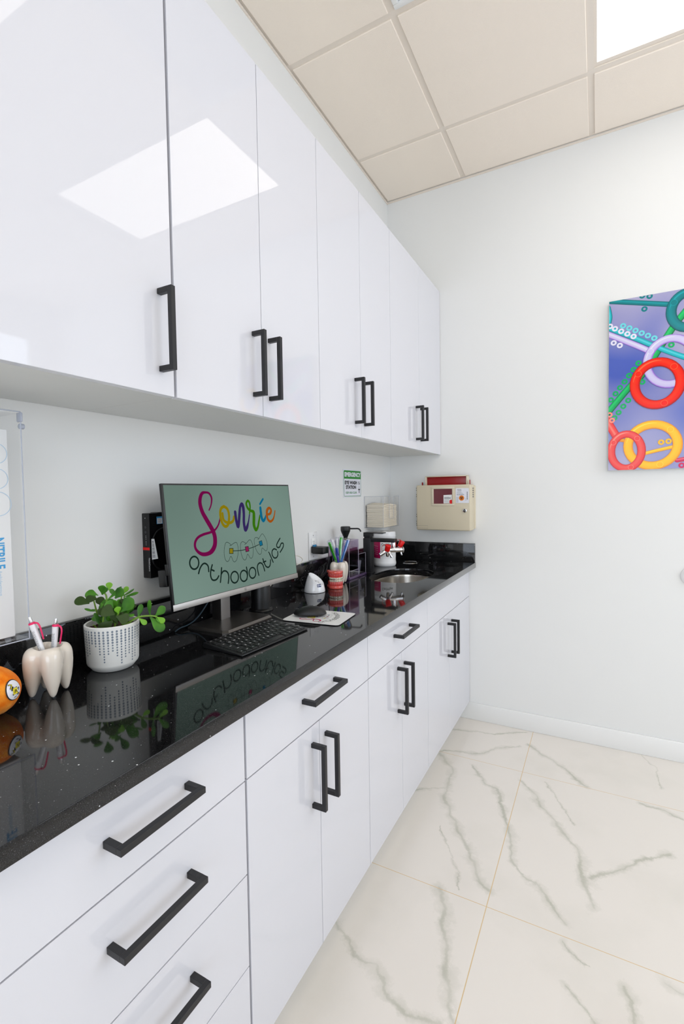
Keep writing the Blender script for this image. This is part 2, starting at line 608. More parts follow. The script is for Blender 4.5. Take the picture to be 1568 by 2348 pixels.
def thing(name, label, cat, loc=(0, 0, 0), rz=0.0, group=None):
    o = bpy.data.objects.new(name, None)
    o.empty_display_size = 0.02
    COL.objects.link(o)
    o.location = loc
    o.rotation_euler = (0, 0, rz)
    return tag(o, label, cat, group)


def struct(o):
    o['kind'] = 'structure'
    return o


class Plane:
    """flat drawing surface: origin, right, up (unit), normal = right x up"""

    def __init__(self, o, r, u):
        self.o, self.r, self.u = Vector(o), Vector(r).normalized(), Vector(u).normalized()
        self.n = self.r.cross(self.u)

    def p(self, x, y, h=0.0):
        return self.o + self.r * x + self.u * y + self.n * h


class Draw:
    """thin printed shapes on a Plane, one mesh with several inks"""

    def __init__(self, plane, off=(0, 0, 0)):
        self.pl, self.bm, self.off = plane, bmesh.new(), Vector(off)
        self.mats = []

    def mi(self, m):
        if m not in self.mats:
            self.mats.append(m)
        return self.mats.index(m)

    def poly(self, pts, m, h=0.0004):
        vs = [self.bm.verts.new(self.pl.p(x, y, h)) for x, y in pts]
        f = self.bm.faces.new(vs)
        f.material_index = self.mi(m)
        f.normal_update()
        if f.normal.dot(self.pl.n) < 0:
            f.normal_flip()
        return self

    def disc(self, x, y, r, m, h=0.0004, n=14, ry=None):
        ry = r if ry is None else ry
        return self.poly([(x + r * math.cos(2 * PI * k / n), y + ry * math.sin(2 * PI * k / n)) for k in range(n)], m, h)

    def stroke(self, pts, w, m, h=0.0004, sm=5, closed=False):
        """w number or list of widths per control point; clipping none"""
        ws = w if isinstance(w, (list, tuple)) else [w] * len(pts)
        P = [Vector((p[0], p[1], ws[i])) for i, p in enumerate(pts)]
        if sm and len(P) > 2:
            P = smooth_pts(P, sm, closed)
        mi = self.mi(m)
        n = len(P)
        L, R = [], []
        for i in range(n):
            a = P[i - 1] if (i > 0 or closed) else P[i]
            b = P[(i + 1) % n] if (i < n - 1 or closed) else P[i]
            t = Vector((b.x - a.x, b.y - a.y))
            if t.length < 1e-9:
                t = Vector((1, 0))
            t.normalize()
            nx, ny = -t.y, t.x
            hw = abs(P[i].z) / 2
            L.append(self.bm.verts.new(self.pl.p(P[i].x + nx * hw, P[i].y + ny * hw, h)))
            R.append(self.bm.verts.new(self.pl.p(P[i].x - nx * hw, P[i].y - ny * hw, h)))
        for i in range(n if closed else n - 1):
            j = (i + 1) % n
            try:
                f = self.bm.faces.new((R[i], R[j], L[j], L[i]))
                f.material_index = mi
            except ValueError:
                pass
        if not closed:
            for q in (P[0], P[-1]):
                self.disc(q.x, q.y, abs(q.z) / 2, m, h + 0.00001, 10)
        return self

    def rect(self, x0, y0, x1, y1, m, h=0.0004, r=0.0):
        if r <= 0:
            return self.poly([(x0, y0), (x1, y0), (x1, y1), (x0, y1)], m, h)
        pts = []
        for cx, cy, a0 in ((x1 - r, y0 + r, -PI / 2), (x1 - r, y1 - r, 0), (x0 + r, y1 - r, PI / 2), (x0 + r, y0 + r, PI)):
            for k in range(6):
                a = a0 + PI / 2 * k / 5
                pts.append((cx + r * math.cos(a), cy + r * math.sin(a)))
        return self.poly(pts, m, h)

    def text(self, s, x, y, size, m, h=0.0005, align='CENTER', width=None, bold=0.0, rot=0.0):
        cu = bpy.data.curves.new('txt', 'FONT')
        cu.body = s
        cu.size = size
        cu.align_x = align
        cu.align_y = 'CENTER'
        cu.offset = bold
        cu.fill_mode = 'FRONT'
        cu.resolution_u = 3
        ob = bpy.data.objects.new('txt', cu)
        COL.objects.link(ob)
        dg = bpy.context.evaluated_depsgraph_get()
        me = bpy.data.meshes.new_from_object(ob.evaluated_get(dg))
        bpy.data.objects.remove(ob)
        if len(me.vertices):
            xs = [v.co.x for v in me.vertices]
            w0 = max(xs) - min(xs)
            sx = width / w0 if width else 1.0
            base = len(self.bm.verts)
            cr, sr = math.cos(rot), math.sin(rot)
            vs = []
            for v in me.vertices:
                a, c = v.co.x * sx, v.co.y
                vs.append(self.bm.verts.new(self.pl.p(x + a * cr - c * sr, y + a * sr + c * cr, h)))
            mi = self.mi(m)
            for p in me.polygons:
                try:
                    f = self.bm.faces.new([vs[i] for i in p.vertices])
                    f.material_index = mi
                    f.normal_update()
                    if f.normal.dot(self.pl.n) < 0:
                        f.normal_flip()
                except ValueError:
                    pass
        bpy.data.meshes.remove(me)
        bpy.data.curves.remove(cu)
        return self

    def build(self, name, parent=None, warp=None):
        if warp:
            for v in self.bm.verts:
                v.co = warp(v.co)
        me = bpy.data.meshes.new(name)
        if self.off.length:
            bmesh.ops.translate(self.bm, vec=-self.off, verts=self.bm.verts)
        self.bm.to_mesh(me)
        self.bm.free()
        for m in self.mats:
            me.materials.append(m)
        ob = bpy.data.objects.new(name, me)
        COL.objects.link(ob)
        if parent:
            ob.parent = parent
        elif self.off.length:
            ob.location = self.off
        return ob


def baked(ob):
    """turn the evaluated (modified) mesh of ob into its real mesh"""
    bpy.context.view_layer.update()
    dg = bpy.context.evaluated_depsgraph_get()
    me = bpy.data.meshes.new_from_object(ob.evaluated_get(dg))
    ob.modifiers.clear()
    old = ob.data
    ob.data = me
    bpy.data.meshes.remove(old)
    return ob


def copy_tree(o, parent=None):
    c = o.copy()
    COL.objects.link(c)
    c.parent = parent
    for ch in [x for x in bpy.data.objects if x.parent == o]:
        copy_tree(ch, c)
    return c

# ================================================================== the setting
def wall_with_hole(name, axis, pos, t, a0, a1, z0, z1, hole, m):
    """wall slab at axis=pos (thickness t outwards), along the other axis a0..a1, with one window opening"""
    b = B()
    h0, h1, hz0, hz1 = hole

    def bx(p0, p1, q0, q1):
        if axis == 'x':
            b.box((min(pos, pos + t), p0, q0), (max(pos, pos + t), p1, q1))
        else:
            b.box((p0, min(pos, pos + t), q0), (p1, max(pos, pos + t), q1))
    bx(a0, h0, z0, z1)
    bx(h1, a1, z0, z1)
    bx(h0, h1, z0, hz0)
    bx(h0, h1, hz1, z1)
    return struct(b.build(name, m, smooth=False))


struct(B().box((-0.1, YF - 0.1, -0.1), (XR + 0.1, YB + 0.1, 0.0)).build('floor', M['marble'], smooth=False))
struct(B().box((-0.1, YF, 0.0), (0.0, YB, ZC + 0.1)).build('wall_left', M['wall'], smooth=False))
struct(B().box((-0.1, YB, 0.0), (XR + 0.1, YB + 0.1, ZC + 0.1)).build('wall_back', M['wall'], smooth=False))
wall_with_hole('wall_right', 'x', XR, 0.1, YF, YB, 0.0, ZC + 0.1, WIN_R, M['wall'])
wall_with_hole('wall_front', 'y', YF, -0.1, -0.1, XR + 0.1, 0.0, ZC + 0.1, WIN_F, M['wall'])
# window frames
for nm, axis, pos, (h0, h1, z0, z1), sg in (('window_1', 'x', XR + 0.04, WIN_R, 1), ('window_2', 'y', YF - 0.04, WIN_F, -1)):
    b = B()
    fwid = 0.045
    segs = [(h0, h1, z0, z0 + fwid), (h0, h1, z1 - fwid, z1), (h0, h0 + fwid, z0 + fwid, z1 - fwid), (h1 - fwid, h1, z0 + fwid, z1 - fwid)]
    for a0, a1, q0, q1 in segs:
        if axis == 'x':
            b.box((pos, a0, q0), (pos + 0.04, a1, q1))
        else:
            b.box((a0, pos - 0.04, q0), (a1, pos, q1))
    struct(b.build(nm, M['trim'], smooth=False))
# baseboards
struct(B().box((XD - 0.075, YB - 0.013, 0.0), (XR, YB, 0.0968), 0.003).build('baseboard_back', M['trim']))
struct(B().box((XR - 0.013, YF, 0.0), (XR, YB - 0.013, 0.0968), 0.003).build('baseboard_right', M['trim']))
struct(B().box((0.0, YF + 0.013, 0.0), (0.013, 0.27, 0.0968), 0.003).build('baseboard_left', M['trim']))
struct(B().box((0.0, YF, 0.0), (XR - 0.013, YF + 0.013, 0.0968), 0.003).build('baseboard_front', M['trim']))

# ceiling: lay-in tiles with a thin lip above a recessed metal grid
GX = [0.0, 0.4618, 1.098, 1.734, 2.370, 3.006, 3.642, XR]
GY = [YB, 2.3446, 1.7085, 1.0724, 0.4363, -0.1998, -0.8359, -1.472, -2.1081, -2.7442, YF]
LIGHTS = [(2, 4, 2), (2, 4, 4), (2, 4, 7), (5, 7, 3), (5, 7, 6)]    # grid columns i0..i1 and row j; panels after the mirrored pair are unseen, added for brightness
light_cells = {(i, j - 1 + 0) for (i0, i1, j) in LIGHTS for i in range(i0, i1) for j in [j]}
VENT = (1, 2)
b = B()
hw = 0.0125
for i in range(len(GX) - 1):
    for j in range(len(GY) - 1):
        x0, x1 = GX[i], GX[i + 1]
        y1, y0 = GY[j], GY[j + 1]
        if any(i0 <= i < i1 and j == jj - 1 for (i0, i1, jj) in LIGHTS) or (i, j) == VENT:
            continue
        b.box((x0 + hw, y0 + hw, ZC - 0.002), (x1 - hw, y1 - hw, ZC + 0.02), 0.002, 1)
struct(b.build('ceiling', M['tile'], smooth=False))
struct(B().box((0, YF, ZC + 0.03), (XR, YB, ZC + 0.06)).build('ceiling_deck', M['tile'], smooth=False))
bpy.data.objects['ceiling_deck'].name = 'ceiling_backing'  # plain deck sheet above the tile grid, unseen from the room
b = B()
for k, x in enumerate(GX):
    if k == 0:
        b.box((0, YF, ZC + 0.004), (0.02, YB, ZC + 0.008))
    elif k == len(GX) - 1:
        b.box((XR - 0.02, YF, ZC + 0.004), (XR, YB, ZC + 0.008))
    else:
        # keep the light openings free
        ys = [(GY[j + 1], GY[j]) for j in range(len(GY) - 1) if not any(i0 < k < i1 and j == jj - 1 for (i0, i1, jj) in LIGHTS)]
        for y0, y1 in ys:
            b.box((x - 0.0135, y0, ZC + 0.004), (x + 0.0135, y1, ZC + 0.008))
for k, y in enumerate(GY):
    if k == 0:
        b.box((0, YB - 0.02, ZC + 0.003), (XR, YB, ZC + 0.009))
    elif k == len(GY) - 1:
        b.box((0, YF, ZC + 0.003), (XR, YF + 0.02, ZC + 0.009))
    else:
        b.box((0, y - 0.0135, ZC + 0.0035), (XR, y + 0.0135, ZC + 0.0085))
struct(b.build('trim_1', M['grid'], smooth=False))
# wall angle just below the tiles
b = B()
b.box((0, YF, ZC - 0.012), (0.0035, YB, ZC - 0.002))
b.box((0, YB - 0.0035, ZC - 0.012), (XR, YB, ZC - 0.002))
struct(b.build('trim_2', M['grid'], smooth=False))

M['lamp'] = mat('light diffuser', (250, 250, 250), 0.5, emit=(255, 255, 255), es=TROFFER)
M['lamp'].node_tree.nodes['Principled BSDF'].inputs['Emission Color'].default_value = (*TROFFER_COL, 1)
LL = ['glowing ceiling light panel nearest the back wall, mirrored large in the cabinet doors', 'glowing ceiling light panel mirrored in the top corner of the nearest cabinet door',
      'unseen glowing ceiling light panel added above the near end of the room', 'unseen ceiling light panel added by the right wall, farther back', 'unseen ceiling light panel added by the right wall, nearer the front']
for k, (i0, i1, jj) in enumerate(LIGHTS):
    x0, x1, y1, y0 = GX[i0], GX[i1], GY[jj - 1], GY[jj]
    t = thing('ceiling_light', LL[k], 'ceiling light', ((x0 + x1) / 2, (y0 + y1) / 2, ZC), group='ceiling light panels')
    W2, H2 = (x1 - x0) / 2 - 0.006, (y1 - y0) / 2 - 0.006
    b = B()
    for a, c in (((-W2, -H2), (W2, -H2 + 0.028)), ((-W2, H2 - 0.028), (W2, H2)), ((-W2, -H2 + 0.028), (-W2 + 0.018, H2 - 0.028)), ((W2 - 0.085, -H2 + 0.028), (W2, H2 - 0.028))):
        b.box((a[0], a[1], 0.0088), (c[0], c[1], 0.018))
    b.build('frame', M['grid'], t, smooth=False)
    B().box((-W2 + 0.018, -H2 + 0.028, 0.0095), (W2 - 0.085, H2 - 0.028, 0.0135)).build('diffuser', M['lamp'], t, smooth=False)

# perforated return air grille
t = thing('air_vent', 'square perforated return air grille in the ceiling grid beside the light panel', 'air vent', ((GX[1] + GX[2]) / 2, (GY[2] + GY[3]) / 2, ZC))
vm = mat('perforated vent sheet', (226, 226, 228), 0.5)
nt = vm.node_tree
tc = nt.nodes.new('ShaderNodeTexCoord')
vo = nt.nodes.new('ShaderNodeTexVoronoi')
vo.inputs['Scale'].default_value = 90
vo.inputs['Randomness'].default_value = 0
cr = nt.nodes.new('ShaderNodeValToRGB')
cr.color_ramp.interpolation = 'CONSTANT'
cr.color_ramp.elements[0].color = lin((150, 150, 152))
cr.color_ramp.elements[1].position = 0.28
cr.color_ramp.elements[1].color = lin((232, 232, 234))
nt.links.new(tc.outputs['Object'], vo.inputs['Vector'])
nt.links.new(vo.outputs['Distance'], cr.inputs[0])
nt.links.new(cr.outputs[0], nt.nodes['Principled BSDF'].inputs['Base Color'])
s2 = 0.303
b = B()
for a, c in (((-s2, -s2), (s2, -s2 + 0.02)), ((-s2, s2 - 0.02), (s2, s2)), ((-s2, -s2 + 0.02), (-s2 + 0.02, s2 - 0.02)), ((s2 - 0.02, -s2 + 0.02), (s2, s2 - 0.02))):
    b.box((a[0], a[1], -0.006), (c[0], c[1], 0.016), 0.003)
b.build('frame', M['trim'], t)
B().box((-s2 + 0.02, -s2 + 0.02, 0.0), (s2 - 0.02, s2 - 0.02, 0.008)).build('perforated_panel', vm, t, smooth=False)


# ================================================================== cabinets
def handle(x, y, z, parent, o, vertical=True, L=0.172):
    """square bar pull; x = door face"""
    b = B(o)
    w, p = 0.0115, 0.0415
    if vertical:
        a0, a1 = z - L / 2, z + L / 2
        b.box((x + p - w, y - w / 2, a0), (x + p, y + w / 2, a1), 0.0008, 1)
        b.box((x, y - w / 2, a0), (x + p - w + 0.0005, y + w / 2, a0 + w), 0.0006, 1)
        b.box((x, y - w / 2, a1 - w), (x + p - w + 0.0005, y + w / 2, a1), 0.0006, 1)
    else:
        a0, a1 = y - L / 2, y + L / 2
        b.box((x + p - w, a0, z - w / 2), (x + p, a1, z + w / 2), 0.0008, 1)
        b.box((x, a0, z - w / 2), (x + p - w + 0.0005, a0 + w, z + w / 2), 0.0006, 1)
        b.box((x, a1 - w, z - w / 2), (x + p - w + 0.0005, a1, z + w / 2), 0.0006, 1)
    return b.build('handle', M['blackmetal'], parent, label='black square bar pull')


ZU0, ZU1 = 1.5368, 2.4753
U = [0.290, 0.7592, 1.0692, 1.3768, 1.6919, 1.9952, 2.3771, YB - 0.001]
HZ = 1.6695


def wall_cabinet(y0, y1, doors, label, gap0=0.0012, gap1=0.0012):
    o = Vector((0.001, y0, ZU0))
    t = thing('wall_cabinet', label, 'cabinet', o, group='glossy white wall cabinets')
    b = B(o)
    xf = XU - 0.0195
    y0c, y1c = y0 + 0.0004, y1 - 0.0004
    b.box((0.001, y0c, ZU0 + 0.001), (xf, y0c + 0.016, ZU1))
    b.box((0.001, y1c - 0.016, ZU0 + 0.001), (xf, y1c, ZU1))
    b.box((0.001, y0c + 0.016, ZU0 + 0.001), (xf, y1c - 0.016, ZU0 + 0.017))
    b.box((0.001, y0c + 0.016, ZU1 - 0.016), (xf, y1c - 0.016, ZU1))
    b.box((0.001, y0c + 0.016, ZU0 + 0.017), (0.008, y1c - 0.016, ZU1 - 0.016))
    b.build('body', M['carcass'], t, smooth=False)
    for k, (ya, yb, hy) in enumerate(doors):
        g0 = gap0 if k == 0 else 0.0011
        g1 = gap1 if k == len(doors) - 1 else 0.0011
        dd = B(o).box((XU - 0.019, ya + g0, ZU0), (XU, yb - g1, ZU1), 0.0006, 1).build('door', M['gloss'], t)
        handle(XU, hy, HZ, dd, o)


wall_cabinet(U[0], U[1], [(U[0], U[1], 0.7215)], 'tall glossy white wall cabinet with one door, nearest the camera above the glove boxes', gap1=0.0038)
wall_cabinet(U[1], U[3], [(U[1], U[2], 1.0315), (U[2], U[3], 1.102)], 'glossy white two-door wall cabinet directly above the monitor', gap0=0.0038)
wall_cabinet(U[3], U[5], [(U[3], U[4], 1.6395), (U[4], U[5], 1.7195)], 'glossy white two-door wall cabinet above the eye wash sign and outlet')
wall_cabinet(U[5], U[7], [(U[5], U[6], 2.3285), (U[6], U[7], 2.3985)], 'glossy white two-door wall cabinet in the back corner above the sink', gap1=0.002)

ZD0 = 0.0984
ZDR = 0.7174


def base_cabinet(y0, y1, label, drawers=(), doors=(), fronts=(), gap0=0.0014, gap1=0.0014):
    o = Vector((0.001, y0, 0.0))
    t = thing('base_cabinet', label, 'cabinet', o, group='glossy white base cabinets')
    xf = XD - 0.0195
    b = B(o)
    ya, yb = y0 + 0.0004, y1 - 0.0004
    b.box((0.001, ya, ZD0 + 0.004), (xf, ya + 0.016, 0.883))
    b.box((0.001, yb - 0.016, ZD0 + 0.004), (xf, yb, 0.883))
    b.box((0.001, ya + 0.016, ZD0 + 0.004), (xf, yb - 0.016, ZD0 + 0.02))
    b.box((0.001, ya + 0.016, ZD0 + 0.02), (0.007, yb - 0.016, 0.883))
    b.build('body', M['carcass'], t, smooth=False)
    B(o).box((0.05, ya, 0.0005), (XD - 0.075, yb, ZD0 + 0.004)).build('toe_kick', M['trim'], t, smooth=False)
    for z0, z1, hz in drawers:
        dr = B(o).box((XD - 0.019, y0 + gap0, z0 + 0.0015), (XD, y1 - gap1, z1 - 0.0015), 0.0006, 1).build('drawer', M['gloss'], t)
        handle(XD, (y0 + y1) / 2, hz, dr, o, vertical=False)
    for z0, z1 in fronts:
        B(o).box((XD - 0.019, y0 + 0.0006, z0 + 0.0012), (XD, y1 - 0.001, z1 - 0.0012), 0.0006, 1).build('panel_front', M['gloss'], t)
    for ya_, yb_, z0, z1, hy in doors:
        dr = B(o).box((XD - 0.019, ya_ + (gap0 if ya_ == y0 else 0.0011), z0 + 0.001), (XD, yb_ - (gap1 if yb_ == y1 else 0.0011), z1 - 0.0015), 0.0006, 1).build('door', M['gloss'], t)
        handle(XD, hy, 0.5875, dr, o)


ZTOP = 0.8825
base_cabinet(0.284, 0.7699, 'glossy white base cabinet with a stack of wide drawers, nearest the camera', gap1=0.0034,
             drawers=[(ZDR, ZTOP, 0.799), (0.5145, ZDR, 0.634), (0.3120, 0.5145, 0.438), (ZD0, 0.3120, 0.235)])
base_cabinet(0.7699, 1.3788, 'glossy white base cabinet with one drawer over two doors, in front of the keyboard', gap0=0.0034,
             drawers=[(ZDR, ZTOP, 0.799)], doors=[(0.7699, 1.0712, ZD0, ZDR, 1.0335), (1.0712, 1.3788, ZD0, ZDR, 1.1025)])
base_cabinet(1.3788, 1.9879, 'glossy white base cabinet with one drawer over two doors, next to the sink cabinet',
             drawers=[(ZDR, ZTOP, 0.799)], doors=[(1.3788, 1.6777, ZD0, ZDR, 1.6355), (1.6777, 1.9879, ZD0, ZDR, 1.7035)])
base_cabinet(1.9879, YB - 0.001, 'glossy white sink base cabinet with two doors and no drawer handle, against the back wall',
             fronts=[(ZDR, ZTOP)], doors=[(1.9879, 2.3375, ZD0, ZDR, 2.3065), (2.3375, YB - 0.001, ZD0, ZDR, 2.3735)])


# ================================================================== worktop, splashes, sink
def superell(cx, cy, a, b_, e=2.6, n=72):
    out = []
    for k in range(n):
        t = 2 * PI * k / n
        c, s = math.cos(t), math.sin(t)
        out.append((cx + a * math.copysign(abs(c) ** (2 / e), c), cy + b_ * math.copysign(abs(s) ** (2 / e), s)))
    return out


SK = (0.288, 2.196, 0.135, 0.208)
RING = (0.1795, 2.607, 0.043)
cu = bpy.data.curves.new('wt', 'CURVE')
cu.dimensions = '2D'
cu.fill_mode = 'BOTH'
cu.extrude = 0.015
loops = [[(0.0008, 0.272), (XC, 0.272), (XC, YB - 0.0008), (0.0008, YB - 0.0008)], superell(*SK), [(RING[0] + RING[2] * math.cos(2 * PI * k / 40), RING[1] + RING[2] * math.sin(2 * PI * k / 40)) for k in range(40)]]
for lp in loops:
    sp = cu.splines.new('POLY')
    sp.points.add(len(lp) - 1)
    for p, q in zip(sp.points, lp):
        p.co = (q[0], q[1], 0, 1)
    sp.use_cyclic_u = True
tmp = bpy.data.objects.new('tmp', cu)
COL.objects.link(tmp)
me = bpy.data.meshes.new_from_object(tmp.evaluated_get(bpy.context.evaluated_depsgraph_get()))
bpy.data.objects.remove(tmp)
me.materials.clear()
me.materials.append(M['quartz'])
me.transform(Matrix.Translation((0, 0, 0.899)))
wt = bpy.data.objects.new('worktop', me)
COL.objects.link(wt)
md = wt.modifiers.new('weld', 'WELD')
md.merge_threshold = 0.00005
md = wt.modifiers.new('bev', 'BEVEL')
md.width = 0.0012
md.segments = 2
md.limit_method = 'ANGLE'
md.angle_limit = math.radians(50)
baked(wt)
tag(wt, 'long black speckled quartz worktop over the white base cabinets', 'worktop')
tag(B().box((0.0008, 0.272, ZT + 0.0002), (0.019, YB - 0.0208, 1.0224), 0.001).build('backsplash', M['quartz']), 'long low black quartz upstand running along the left wall behind the monitor', 'backsplash')
tag(B().box((0.0008, YB - 0.0205, ZT + 0.0002), (XC - 0.002, YB - 0.0008, 1.0224), 0.001).build('backsplash', M['quartz']), 'short black quartz upstand on the back wall beside the sink', 'backsplash')
wt['wide'] = 1
del wt['wide']

# sink bowl
t = thing('sink', 'undermounted stainless steel sink bowl with rounded ends in the worktop', 'sink', (SK[0], SK[1], 0.88))
bm = bmesh.new()
rings = []
prof = [(0.012, 0.0), (0.006, -0.001), (0.004, -0.012), (-0.002, -0.1), (-0.02, -0.14), (-0.05, -0.155), (-0.09, -0.158), (-0.112, -0.159)]
for off, z in prof:
    rings.append([bm.verts.new((x - SK[0], y - SK[1], z)) for x, y in superell(SK[0], SK[1], max(SK[2] + off, 0.015), max(SK[3] + off, 0.03) if off > -0.1 else 0.03)])
for A, C in zip(rings[:-1], rings[1:]):
    for k in range(len(A)):
        k2 = (k + 1) % len(A)
        bm.faces.new((A[k], A[k2], C[k2], C[k]))
bm.faces.new(rings[-1])
bmesh.ops.recalc_face_normals(bm, faces=bm.faces)
bmesh.ops.reverse_faces(bm, faces=bm.faces)
b = B()
b.merge(bm)
ob = b.build('bowl', M['steel'], t)
sol = ob.modifiers.new('s', 'SOLIDIFY')
sol.thickness = 0.0012
sol.offset = -1
baked(ob)
B().lathe([(0, -0.1545), (0.02, -0.1545), (0.03, -0.1535), (0.034, -0.156), (0.034, -0.158), (0, -0.158)]).build('drain', M['chrome'], t)

# trash ring
t = thing('grommet_ring', 'round stainless steel waste hole ring set in the worktop behind the sink', 'grommet', (RING[0], RING[1], ZT))
B().lathe([(0.0402, -0.05), (0.0402, 0.001), (0.042, 0.0028), (0.047, 0.0028), (0.0495, 0.0004), (0.0428, 0.0004), (0.0415, -0.001), (0.0415, -0.05), (0.0402, -0.05)]).build('ring', M['chrome'], t)
B().lathe([(0.0395, -0.0), (0.0402, -0.002), (0.0402, -0.09), (0, -0.09)][1:]).build('sleeve', M['steel'], t)

